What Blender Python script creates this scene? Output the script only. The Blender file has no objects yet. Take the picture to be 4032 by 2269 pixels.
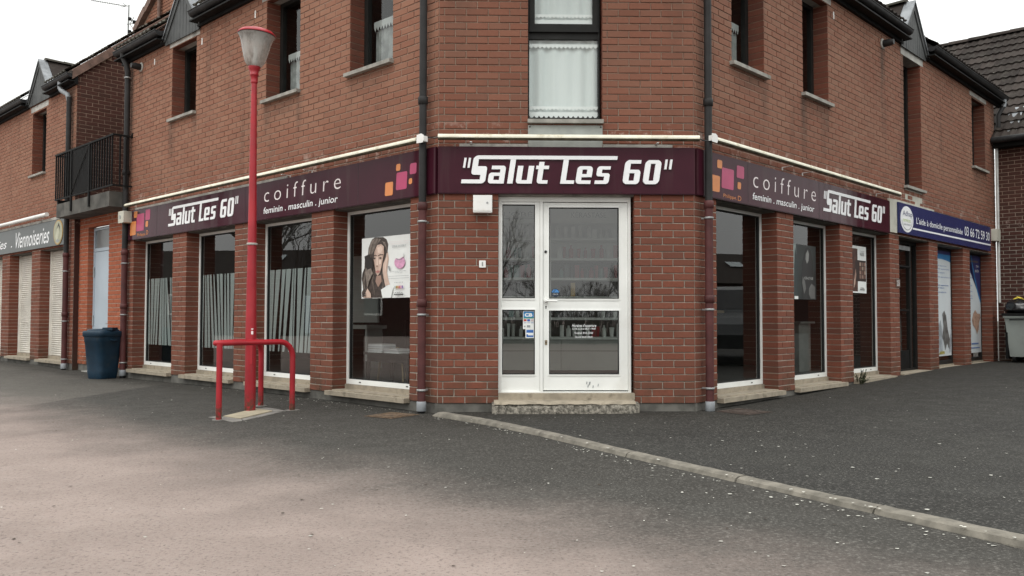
import bpy, math, random
from mathutils import Matrix, Vector
random.seed(7)
R_ = math.radians
SC = bpy.context.scene
COL = SC.collection

# ------------------------------------------------------------------ camera
CAMP = Vector((-0.7462, -8.7227, 0.8817))
YAW, PIT, ROL = -0.0205, 0.0352, 0.0018
cam = bpy.data.cameras.new('camera'); co = bpy.data.objects.new('camera', cam); COL.objects.link(co)
fw = Vector((-math.sin(YAW)*math.cos(PIT), math.cos(YAW)*math.cos(PIT), math.sin(PIT)))
rt = Vector((math.cos(YAW), math.sin(YAW), 0)); up = rt.cross(fw)
r2 = math.cos(ROL)*rt + math.sin(ROL)*up; u2 = -math.sin(ROL)*rt + math.cos(ROL)*up
M = Matrix((r2, u2, -fw)).transposed().to_4x4(); M.translation = CAMP
co.matrix_world = M
cam.sensor_width = 36; cam.lens = 36*3317.55/4032; cam.clip_end = 1000; cam.clip_start = .05
SC.camera = co

# ------------------------------------------------------------------ sky, sun, exposure (overcast)
SUN_EL, SUN_AZ = 52, 205           # azimuth: clockwise from +Y
wd = bpy.data.worlds.new('World'); SC.world = wd; wd.use_nodes = True
nt = wd.node_tree; nt.nodes.clear()
sky = nt.nodes.new('ShaderNodeTexSky'); sky.sky_type = 'NISHITA'; sky.sun_disc = False
sky.sun_elevation = R_(SUN_EL); sky.sun_rotation = R_(SUN_AZ); sky.dust_density = 4; sky.air_density = 1.5
hs = nt.nodes.new('ShaderNodeHueSaturation'); hs.inputs['Saturation'].default_value = .35
tc = nt.nodes.new('ShaderNodeTexCoord'); nz = nt.nodes.new('ShaderNodeTexNoise'); nz.inputs['Scale'].default_value = 2.2
nz.inputs['Detail'].default_value = 4
rp = nt.nodes.new('ShaderNodeValToRGB'); rp.color_ramp.elements[0].position = .3; rp.color_ramp.elements[1].position = .75
rp.color_ramp.elements[0].color = (11.0, 11.2, 11.0, 1); rp.color_ramp.elements[1].color = (13.4, 13.5, 13.1, 1)
mx = nt.nodes.new('ShaderNodeMix'); mx.data_type = 'RGBA'; mx.inputs[0].default_value = .9
bg = nt.nodes.new('ShaderNodeBackground'); bg.inputs['Strength'].default_value = .138
wo = nt.nodes.new('ShaderNodeOutputWorld')
nt.links.new(sky.outputs[0], hs.inputs['Color']); nt.links.new(tc.outputs['Generated'], nz.inputs['Vector'])
nt.links.new(nz.outputs['Fac'], rp.inputs[0]); nt.links.new(hs.outputs[0], mx.inputs[6]); nt.links.new(rp.outputs[0], mx.inputs[7])
sx_ = nt.nodes.new('ShaderNodeSeparateXYZ'); nt.links.new(tc.outputs['Generated'], sx_.inputs[0])
cl_ = nt.nodes.new('ShaderNodeMapRange'); cl_.inputs['From Min'].default_value = 0; cl_.inputs['From Max'].default_value = 1      # overcast: zenith three times the horizon
cl_.inputs['To Min'].default_value = .54; cl_.inputs['To Max'].default_value = 1.62; nt.links.new(sx_.outputs[2], cl_.inputs['Value'])
vm_ = nt.nodes.new('ShaderNodeVectorMath'); vm_.operation = 'SCALE'; nt.links.new(mx.outputs[2], vm_.inputs[0]); nt.links.new(cl_.outputs[0], vm_.inputs['Scale'])
nt.links.new(vm_.outputs[0], bg.inputs[0]); nt.links.new(bg.outputs[0], wo.inputs[0])
sl = bpy.data.lights.new('sun', 'SUN'); sl.energy = .6; sl.angle = R_(30); sl.color = (1, .97, .93)
so = bpy.data.objects.new('sun', sl); COL.objects.link(so)
sd = Vector((math.sin(R_(SUN_AZ))*math.cos(R_(SUN_EL)), math.cos(R_(SUN_AZ))*math.cos(R_(SUN_EL)), math.sin(R_(SUN_EL))))
so.rotation_euler = sd.to_track_quat('Z', 'Y').to_euler()
vs = SC.view_settings; vs.view_transform = 'Standard'; vs.look = 'None'; vs.exposure = 0; vs.gamma = 1; vs.use_curve_mapping = False
SC.cycles.use_denoising = True
SC.cycles.max_bounces = 8; SC.cycles.transparent_max_bounces = 12
SC.cycles.caustics_reflective = False; SC.cycles.caustics_refractive = False

# ------------------------------------------------------------------ materials
W = 2.674; S = math.sqrt(.5)
class NB:
    def __init__(s, name):
        s.m = bpy.data.materials.new(name); s.m.use_nodes = True; s.t = s.m.node_tree; s.t.nodes.clear()
        s.out = s.n('ShaderNodeOutputMaterial'); s.p = s.n('ShaderNodeBsdfPrincipled'); s.l(s.p.outputs[0], s.out.inputs[0])
        s.geo = None
    def n(s, ty, **k):
        x = s.t.nodes.new(ty)
        for a, b in k.items(): setattr(x, a, b)
        return x
    def l(s, a, b): s.t.links.new(a, b)
    def pos(s):
        if not s.geo: s.geo = s.n('ShaderNodeNewGeometry')
        return s.geo.outputs['Position']
    def noise(s, scale, detail=3, rough=.55, stretch=None):
        x = s.n('ShaderNodeTexNoise'); x.inputs['Scale'].default_value = scale; x.inputs['Detail'].default_value = detail
        x.inputs['Roughness'].default_value = rough
        v = s.pos()
        if stretch:
            mp = s.n('ShaderNodeMapping'); mp.inputs['Scale'].default_value = stretch; s.l(v, mp.inputs[0]); v = mp.outputs[0]
        s.l(v, x.inputs['Vector']); return x.outputs['Fac']
    def ramp(s, f, a, b, ca=0., cb=1.):
        x = s.n('ShaderNodeMapRange'); x.interpolation_type = 'SMOOTHSTEP'
        for i, v in zip(('From Min', 'From Max', 'To Min', 'To Max'), (a, b, ca, cb)): x.inputs[i].default_value = v
        s.l(f, x.inputs['Value']); return x.outputs[0]
    def math(s, op, a, b=None):
        x = s.n('ShaderNodeMath', operation=op)
        for i, v in enumerate((a, b)):
            if v is None: continue
            if isinstance(v, (int, float)): x.inputs[i].default_value = v
            else: s.l(v, x.inputs[i])
        return x.outputs[0]
    def mix(s, f, a, b, blend='MIX'):
        x = s.n('ShaderNodeMix', data_type='RGBA', blend_type=blend)
        for i, v in ((0, f), (6, a), (7, b)):
            if isinstance(v, (int, float)): x.inputs[i].default_value = v
            elif isinstance(v, tuple): x.inputs[i].default_value = (*v, 1)
            else: s.l(v, x.inputs[i])
        return x.outputs[2]
    def sep(s):
        x = s.n('ShaderNodeSeparateXYZ'); s.l(s.pos(), x.inputs[0]); return x.outputs
    def base(s, c): 
        if isinstance(c, tuple): s.p.inputs['Base Color'].default_value = (*c, 1)
        else: s.l(c, s.p.inputs['Base Color'])
    def rough(s, r):
        if isinstance(r, (int, float)): s.p.inputs['Roughness'].default_value = r
        else: s.l(r, s.p.inputs['Roughness'])
    def bump(s, h, strength=.3, dist=.01):
        x = s.n('ShaderNodeBump'); x.inputs['Strength'].default_value = strength; x.inputs['Distance'].default_value = dist
        s.l(h, x.inputs['Height']); s.l(x.outputs[0], s.p.inputs['Normal'])

MATS = {}
def plain(name, col, rough=.6, metal=0., var=.12, scale=6., spec=.5, bump=0, bscale=60, dirt=None):
    if name in MATS: return MATS[name]
    b = NB(name)
    f = b.noise(scale, 4)
    lo = tuple(c*(1-var) for c in col); hi = tuple(min(1, c*(1+var)) for c in col)
    c = b.mix(b.ramp(f, .3, .7), lo, hi)
    if dirt:
        c = b.mix(b.ramp(b.noise(dirt[1], 5, .65), .5, .75, 0, dirt[2]), c, dirt[0])
    b.base(c); b.rough(rough); b.p.inputs['Metallic'].default_value = metal
    b.p.inputs['Specular IOR Level'].default_value = spec
    if bump: b.bump(b.noise(bscale, 4), bump, .004)
    MATS[name] = b.m; return b.m

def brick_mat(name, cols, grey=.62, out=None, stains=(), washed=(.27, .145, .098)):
    """fired brick: every brick its own shade; high walls are rain-washed and paler on outward faces (out) only, reveals stay darker"""
    b = NB(name)
    oi = b.n('ShaderNodeObjectInfo'); b.pos()
    rnd = b.math('FRACT', b.math('ADD', oi.outputs['Random'], b.geo.outputs['Random Per Island']))
    cr = b.n('ShaderNodeValToRGB'); e = cr.color_ramp.elements
    e[0].color = (*cols[0], 1); e[1].color = (*cols[-1], 1); e[1].position = 1
    for i, c in enumerate(cols[1:-1]):
        k = e.new((i+1)/(len(cols)-1)); k.color = (*c, 1)
    b.l(rnd, cr.inputs[0]); c = cr.outputs[0]
    z = b.sep()[2]
    c = b.mix(b.ramp(b.noise(38, 5, .7), .35, .7, 0, .5), c, tuple(v*.66 for v in cols[1]))
    c = b.mix(b.ramp(b.noise(110, 3, .7), .62, .8, 0, .3), c, (.36, .20, .14))
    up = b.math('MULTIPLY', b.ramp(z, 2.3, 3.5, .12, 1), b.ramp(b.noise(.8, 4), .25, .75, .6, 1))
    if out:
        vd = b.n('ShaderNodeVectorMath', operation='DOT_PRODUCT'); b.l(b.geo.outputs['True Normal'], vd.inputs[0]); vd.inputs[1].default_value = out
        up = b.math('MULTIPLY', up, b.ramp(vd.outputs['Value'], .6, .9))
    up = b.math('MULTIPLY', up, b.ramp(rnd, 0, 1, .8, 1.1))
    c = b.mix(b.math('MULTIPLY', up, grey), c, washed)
    st = b.math('MULTIPLY', b.ramp(b.noise(3.2, 3, .5, (1, 1, .12)), .56, .74), b.ramp(z, 2.4, 3.4))
    m = b.math('MULTIPLY', st, .30)
    if stains:
        fl = b.n('ShaderNodeVectorMath', operation='MULTIPLY'); b.l(b.pos(), fl.inputs[0]); fl.inputs[1].default_value = (1, 1, 0)
        rag = b.ramp(b.noise(9, 4, .6, (1, 1, .25)), .3, .65, .25, 1)
        for fr_, x, z1, ln, wd_, k in stains:
            p = {'L': (-W/2+S*x, -S*x, 0), 'R': (W/2+S*x, S*x, 0), 'F': (-W/2+x, 0, 0)}[fr_]
            ds = b.n('ShaderNodeVectorMath', operation='DISTANCE'); b.l(fl.outputs[0], ds.inputs[0]); ds.inputs[1].default_value = p
            q = b.math('MULTIPLY', b.ramp(ds.outputs['Value'], wd_, wd_*.15), b.math('MULTIPLY', b.ramp(z, z1+.02, z1-.03), b.ramp(z, z1-ln, z1-.1)))
            m = b.math('MAXIMUM', m, b.math('MULTIPLY', b.math('MULTIPLY', q, rag), k))
    c = b.mix(m, c, (.052, .042, .034))
    bz = b.math('MULTIPLY', b.ramp(z, 2.60, 2.68), b.ramp(z, 2.98, 2.80))
    bl = b.math('MULTIPLY', bz, b.ramp(b.noise(7, 5, .75), .53, .66))
    c = b.mix(b.math('MULTIPLY', bl, .6), c, (.50, .40, .35))
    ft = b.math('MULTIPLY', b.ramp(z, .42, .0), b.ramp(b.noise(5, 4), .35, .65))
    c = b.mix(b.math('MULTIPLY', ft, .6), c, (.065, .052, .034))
    b.base(c); b.rough(.88); b.p.inputs['Specular IOR Level'].default_value = .2
    b.bump(b.noise(170, 4, .7), .35, .004)
    return b.m
REDS = [(.150, .054, .036), (.190, .064, .041), (.205, .070, .045), (.175, .063, .042), (.140, .056, .040), (.225, .080, .051)]
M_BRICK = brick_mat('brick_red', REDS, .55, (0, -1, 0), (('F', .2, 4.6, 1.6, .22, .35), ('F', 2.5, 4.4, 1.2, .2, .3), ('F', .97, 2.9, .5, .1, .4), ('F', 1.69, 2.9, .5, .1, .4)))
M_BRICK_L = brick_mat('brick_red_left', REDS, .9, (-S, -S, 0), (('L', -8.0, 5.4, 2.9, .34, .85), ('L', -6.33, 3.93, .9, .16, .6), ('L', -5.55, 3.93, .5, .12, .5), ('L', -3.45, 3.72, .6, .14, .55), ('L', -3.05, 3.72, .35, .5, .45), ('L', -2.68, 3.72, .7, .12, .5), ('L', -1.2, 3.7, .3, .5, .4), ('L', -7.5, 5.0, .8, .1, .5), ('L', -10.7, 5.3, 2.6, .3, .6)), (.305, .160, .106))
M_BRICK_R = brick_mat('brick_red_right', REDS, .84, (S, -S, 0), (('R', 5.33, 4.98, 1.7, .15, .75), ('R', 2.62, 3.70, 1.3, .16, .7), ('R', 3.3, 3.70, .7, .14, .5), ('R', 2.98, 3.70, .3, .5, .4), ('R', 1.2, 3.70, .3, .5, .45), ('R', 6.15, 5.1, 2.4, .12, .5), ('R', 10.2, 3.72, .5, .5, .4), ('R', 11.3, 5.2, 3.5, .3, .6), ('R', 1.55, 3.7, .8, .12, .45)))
M_BRICK_OR = brick_mat('brick_orange', [(.33, .098, .052), (.39, .12, .062), (.36, .108, .058)], .1)
M_BRICK_SHADED = brick_mat('brick_shaded', [(.060, .026, .021), (.074, .030, .024), (.050, .024, .020)], .08)  # red brick again, shade of recess and wing put into its colour
def mortar_mat():
    b = NB('mortar'); z = b.sep()[2]; n = b.noise(9, 4)
    c = b.mix(b.ramp(n, .3, .7), (.31, .28, .235), (.45, .41, .35)); c = b.mix(b.ramp(b.noise(4, 5, .65), .5, .75, 0, .6), c, (.19, .17, .14))
    c = b.mix(b.ramp(z, 2.4, 3.4, 0, .75), c, (.33, .215, .155)); b.base(c); b.rough(.95); b.p.inputs['Specular IOR Level'].default_value = .1; b.bump(b.noise(200, 4), .4, .004); return b.m
M_MORTAR = mortar_mat()
M_RENDER = plain('cement_render', (.115, .110, .098), .9, var=.3, scale=5, bump=.5, bscale=60, dirt=((.05, .05, .04), 3, .7))
M_CREAM = plain('cream_panel', (.50, .49, .42), .7, var=.1, scale=3, dirt=((.2, .19, .15), 2.5, .5))
M_STONE = plain('sill_stone', (.32, .275, .21), .85, var=.25, scale=7, bump=.5, bscale=70, dirt=((.14, .118, .085), 7, .85))
M_SILLG = plain('sill_grey', (.30, .29, .26), .85, var=.2, scale=7, dirt=((.1, .1, .08), 6, .7), bump=.3)
M_CONC = plain('lintel_concrete', (.40, .39, .36), .9, var=.2, scale=5, dirt=((.12, .12, .11), 4, .7), bump=.3)
M_WHITE = plain('white_upvc', (.83, .84, .81), .35, var=.05, scale=2, dirt=((.55, .52, .46), 3, .25))
M_WHITE2 = plain('white_paint', (.80, .80, .78), .45, var=.05, scale=3, dirt=((.5, .46, .38), 6, .4))
M_TUBE = plain('tube_cover', (.78, .75, .62), .4, var=.12, scale=5, dirt=((.33, .28, .12), 7, .6))
M_BLACKF = plain('dark_window_frame', (.017, .017, .016), .5, var=.2, spec=.18)
M_BLACK = plain('black_paint', (.011, .011, .011), .65, var=.3, spec=.12)
M_RUBBER = plain('rubber', (.014, .014, .014), .8)
M_GUT = plain('gutter_dark', (.020, .020, .021), .5, var=.3, scale=4, spec=.25, dirt=((.09, .09, .085), 5, .4))
M_ZINC = plain('zinc', (.26, .275, .29), .6, metal=.2, var=.25, scale=6, spec=.3)
M_STEEL = plain('steel', (.34, .35, .35), .5, metal=.5, var=.2, spec=.3)
M_MAROONP = plain('downpipe_maroon', (.082, .026, .025), .55, spec=.3, var=.25, scale=4, dirt=((.05, .03, .03), 6, .6))
M_DARKP = plain('downpipe_dark', (.026, .025, .025), .5, var=.25, scale=4, spec=.2)
def red_mat():
    b = NB('red_enamel'); z = b.sep()[2]
    c = b.mix(b.ramp(b.noise(4, 4), .3, .7), (.30, .010, .018), (.40, .014, .024))
    c = b.mix(b.ramp(b.noise(2.2, 5, .6, (1, 1, .3)), .52, .75, 0, .45), c, (.42, .07, .075))          # sun-faded
    c = b.mix(b.ramp(b.noise(55, 3, .6), .68, .72, 0, .8), c, (.10, .035, .03)); c = b.mix(b.ramp(b.noise(20, 4, .7), .70, .74, 0, .7), c, (.16, .06, .05))
    c = b.mix(b.math('MULTIPLY', b.ramp(z, .12, -.10), b.ramp(b.noise(25, 4), .35, .6)), c, (.075, .035, .02)); b.base(c); b.rough(b.ramp(b.noise(7, 4), .3, .7, .32, .55)); b.bump(b.noise(60, 3), .12, .003); return b.m
M_RED = red_mat()
M_RUST = plain('rust_iron', (.115, .075, .045), .9, var=.35, scale=20, bump=.6, bscale=40, dirt=((.05, .042, .035), 9, .8))
M_SLAB = plain('slab_cream', (.36, .315, .225), .9, var=.15, scale=6, bump=.4, dirt=((.28, .25, .2), 7, .6))
M_PAVER = plain('paver_grey', (.19, .18, .165), .9, var=.2, scale=8, bump=.4, dirt=((.1, .095, .085), 9, .6))
M_SLATE = plain('slate_boards', (.045, .048, .048), .6, var=.25, scale=5, dirt=((.11, .115, .11), 3, .4))
def tile_mat(name, col, col2):
    b = NB(name); oi = b.n('ShaderNodeObjectInfo'); b.pos(); r = b.math('FRACT', b.math('ADD', oi.outputs['Random'], b.geo.outputs['Random Per Island']))
    c = b.mix(r, tuple(v*.65 for v in col), tuple(v*1.45 for v in col)); c = b.mix(b.ramp(b.noise(6, 5, .7), .45, .7, 0, .7), c, col2)
    c = b.mix(b.ramp(b.noise(11, 4, .6), .70, .74, 0, .85), c, (.30, .29, .26)); b.base(c); b.rough(.9); b.p.inputs['Specular IOR Level'].default_value = .12; b.bump(b.noise(50, 4), .5, .006); return b.m
M_TILE = tile_mat('roof_tile', (.036, .029, .026), (.060, .055, .047)); M_TILE_OLD = tile_mat('roof_tile_mossy', (.075, .070, .060), (.04, .045, .03))
M_VERGE = plain('verge_tile', (.17, .105, .082), .85, var=.25, scale=6, bump=.3, dirt=((.07, .06, .05), 5, .6))
M_BIN = plain('bin_blue', (.007, .026, .048), .5, var=.2, scale=6, spec=.3, dirt=((.035, .05, .06), 7, .5), bump=.15, bscale=30)
M_CONT = plain('container_grey', (.30, .325, .305), .5, var=.1, scale=3, dirt=((.2, .2, .18), 4, .4))
M_BAG = plain('bag_black', (.012, .012, .013), .22, var=.2, spec=.7)
M_YEL = plain('tie_yellow', (.70, .55, .06), .5)
M_DOORB = plain('door_pale_blue', (.43, .50, .56), .45, var=.05, scale=2)
M_DOORG = plain('door_glass_frosted', (.20, .215, .22), .3, var=.1, scale=3)
M_SHUT = plain('shutter_cream', (.74, .71, .65), .5, var=.08, scale=3, dirt=((.45, .41, .33), 5, .4))
def sign_mat():
    b = NB('sign_maroon'); st = b.noise(6, 4, .6, (1, 1, .06)); c = b.mix(b.ramp(b.noise(2, 4), .3, .7), (.044, .0090, .0170), (.053, .0110, .0205))
    c = b.mix(b.ramp(st, .52, .74, 0, .35), c, (.085, .062, .058)); c = b.mix(b.ramp(b.noise(40, 3), .70, .74, 0, .5), c, (.02, .01, .01)); b.base(c)
    b.rough(b.ramp(st, .4, .7, .08, .22)); b.p.inputs['Specular IOR Level'].default_value = .15; b.bump(b.noise(1.6, 2), .12, .02); return b.m
M_SIGN = sign_mat()
M_SIGNBLUE = plain('sign_blue', (.016, .024, .105), .25, var=.06, scale=2)
M_SIGNGREY = plain('sign_grey', (.095, .105, .105), .4, var=.06, scale=2)
M_LET = plain('letter_white', (.84, .85, .86), .35, var=.03)
M_LETPINK = plain('letter_pinkish', (.80, .72, .72), .4, var=.03)
M_PINK = plain('logo_pink', (.42, .045, .13), .35, var=.08)
M_ORANGE = plain('logo_orange', (.62, .215, .06), .35, var=.1)
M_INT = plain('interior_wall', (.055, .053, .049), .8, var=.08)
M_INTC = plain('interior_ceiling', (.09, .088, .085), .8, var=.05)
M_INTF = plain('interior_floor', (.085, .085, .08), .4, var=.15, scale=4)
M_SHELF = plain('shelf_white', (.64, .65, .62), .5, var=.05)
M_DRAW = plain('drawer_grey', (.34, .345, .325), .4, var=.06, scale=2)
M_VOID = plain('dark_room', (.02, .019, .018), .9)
M_GOLD = plain('chair_tube', (.36, .29, .17), .35, metal=.7)
M_PAPER = plain('paper', (.80, .82, .80), .5, var=.03)
M_INK = plain('ink_black', (.02, .02, .02), .5)
M_INKG = plain('ink_grey', (.28, .30, .31), .5)
M_INKB = plain('ink_blue', (.10, .18, .40), .5)

def curtain_mat():
    b = NB('net_curtain'); b.base(b.mix(b.ramp(b.noise(3, 4, .5, (1, 1, .1)), .3, .7), (.70, .75, .74), (.80, .84, .83)))
    b.rough(.9); b.p.inputs['Specular IOR Level'].default_value = .1; return b.m
M_CURT = curtain_mat()
M_CURT2 = plain('net_curtain_grey', (.25, .265, .26), .9, var=.25, scale=9)
M_LACE2 = plain('lace_grey', (.38, .40, .395), .9)
M_LACE = plain('lace_white', (.88, .90, .89), .9, var=.03)

def glass_mat(name, ior, tint=(.93, .96, .95), rough=0.0):
    b = NB(name); b.t.nodes.remove(b.p)
    tr = b.n('ShaderNodeBsdfTransparent'); tr.inputs[0].default_value = (*tint, 1)
    gl = b.n('ShaderNodeBsdfGlossy'); gl.inputs['Roughness'].default_value = rough
    lw = b.n('ShaderNodeLayerWeight'); lw.inputs[0].default_value = .5
    fr = b.math('ADD', b.math('MULTIPLY', b.math('POWER', lw.outputs['Facing'], 5.), 1-ior), ior)      # Schlick, same from both sides of the pane
    ms = b.n('ShaderNodeMixShader'); b.l(fr, ms.inputs[0]); b.l(tr.outputs[0], ms.inputs[1]); b.l(gl.outputs[0], ms.inputs[2])
    b.l(ms.outputs[0], b.out.inputs[0]); return b.m
M_GLASS = glass_mat('window_glass', .145, (.86, .89, .88))
M_GLASS_D = glass_mat('door_glass', .165, (.90, .95, .93))
M_GLASS2 = glass_mat('upper_glass', .08)
def frost(name, col, fac):
    b = NB(name)
    tr = b.n('ShaderNodeBsdfTransparent'); b.base(col); b.rough(.7); b.p.inputs['Specular IOR Level'].default_value = .1
    ms = b.n('ShaderNodeMixShader'); ms.inputs[0].default_value = fac
    b.l(tr.outputs[0], ms.inputs[1]); b.l(b.p.outputs[0], ms.inputs[2]); b.l(ms.outputs[0], b.out.inputs[0]); return b.m
M_FROST = frost('frosted_film', (.44, .485, .475), .80)
def lantern():
    b = NB('lantern_glass'); b.base(b.mix(b.ramp(b.noise(9, 5, .7, (1, 1, .35)), .4, .72), (.58, .57, .54), (.26, .245, .225)))
    b.rough(.12); b.p.inputs['Specular IOR Level'].default_value = .8
    tr = b.n('ShaderNodeBsdfTransparent'); tr.inputs[0].default_value = (.86, .86, .84, 1)
    ms = b.n('ShaderNodeMixShader'); ms.inputs[0].default_value = .62
    b.l(tr.outputs[0], ms.inputs[1]); b.l(b.p.outputs[0], ms.inputs[2]); b.l(ms.outputs[0], b.out.inputs[0]); return b.m
M_LANT = lantern()

def asphalt(name, square):
    b = NB(name); x, y, z = b.sep()
    n1 = b.noise(120, 3, .7); n2 = b.noise(.9, 5, .6); n3 = b.noise(52, 3, .75); n4 = b.noise(5, 5, .65); n5 = b.noise(24, 3, .7)
    c = b.mix(b.ramp(n2, .3, .7), (.048, .045, .040), (.062, .059, .053)) if square else b.mix(b.ramp(n2, .3, .7), (.026, .025, .023), (.037, .036, .032))
    c = b.mix(b.ramp(n4, .35, .7, 0, .45), c, (.040, .037, .033) if square else (.022, .021, .019))
    if square:
        # older, paler tarmac on the far left behind a straight cut
        d = b.math('ADD', b.math('ADD', x, 5.98), b.math('MULTIPLY', b.math('SUBTRACT', y, 2.4), -.19))
        d = b.math('ADD', d, b.math('MULTIPLY', b.math('SUBTRACT', n4, .5), .10))
        c = b.mix(b.ramp(d, .03, -.03, 0, .85), c, (.118, .108, .095))
        # pink lens veil painted into the asphalt colour, fading along a diagonal
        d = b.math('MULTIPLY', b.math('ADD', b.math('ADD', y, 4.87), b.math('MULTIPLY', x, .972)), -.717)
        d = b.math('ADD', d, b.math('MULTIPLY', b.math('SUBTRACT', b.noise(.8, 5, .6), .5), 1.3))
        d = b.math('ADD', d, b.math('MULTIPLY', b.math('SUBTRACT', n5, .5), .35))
        veil_c = b.mix(b.ramp(b.noise(1.6, 5, .65), .35, .7), (.258, .205, .182), (.315, .252, .224))
        c = b.mix(b.ramp(d, -.8, 1.15, 0, .95), c, veil_c)
    # dirt along the wall foot, plus a wide band darker towards the walls
    dl = b.math('MULTIPLY', b.math('ADD', b.math('ADD', x, W/2), y), -S); dr = b.math('MULTIPLY', b.math('SUBTRACT', y, b.math('SUBTRACT', x, W/2)), -S)
    dw = b.math('MINIMUM', b.math('ABSOLUTE', dl), b.math('MINIMUM', b.math('ABSOLUTE', dr), b.math('ABSOLUTE', y))) if False else (dl if square else b.math('MAXIMUM', b.math('MINIMUM', dr, 9.), b.math('MULTIPLY', y, -1.)))
    gr = b.math('ADD', b.math('MULTIPLY', b.ramp(dw, .75, .02), b.ramp(n4, .25, .65, .25, .8)), b.math('MULTIPLY', b.ramp(dw, 2.6, .3), b.ramp(n2, .3, .7, .35, .6)))
    c = b.mix(b.math('MINIMUM', gr, .85), c, (.022, .020, .016))
    # aggregate: pale and dark chips of several sizes
    c = b.mix(b.ramp(n3, .53, .66, 0, .75), c, b.mix(.40, c, (.30, .285, .26)))
    c = b.mix(b.ramp(n3, .46, .34, 0, .7), c, b.mix(.62, c, (.012, .011, .010)))
    c = b.mix(b.ramp(n5, .60, .70, 0, .22), c, b.mix(.3, c, (.32, .30, .27))); c = b.mix(b.ramp(n5, .40, .30, 0, .25), c, b.mix(.5, c, (.012, .011, .010)))
    c = b.mix(b.ramp(n1, .58, .75, 0, .45 if square else .3), c, (.20, .19, .175) if square else (.13, .125, .115)); c = b.mix(b.ramp(n1, .42, .25, 0, .5), c, (.020, .019, .018))
    b.base(c); b.rough(b.ramp(n4, .3, .7, .8, .95)); b.p.inputs['Specular IOR Level'].default_value = .25
    h = b.math('ADD', n1, n3); b.bump(h, .5, .010); return b.m
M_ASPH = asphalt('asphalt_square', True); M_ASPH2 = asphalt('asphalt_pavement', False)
M_KERB = plain('kerb_concrete', (.165, .150, .124), .9, var=.3, scale=9, bump=.7, bscale=45, dirt=((.085, .078, .062), 6, .7))
def rubble():
    b = NB('broken_concrete'); n = b.noise(26, 5, .75)
    b.base(b.mix(b.ramp(n, .35, .65), (.075, .068, .055), (.34, .31, .26))); b.rough(.95); b.bump(n, .9, .03); return b.m
M_RUB = rubble()
M_LEAF = plain('weed_leaf', (.055, .062, .028), .7, var=.4, scale=30)
M_BARK = plain('bark', (.10, .088, .075), .9, var=.3, scale=9)
M_PETAL = plain('petal', (.50, .49, .44), .7, var=.35, scale=3)

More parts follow.
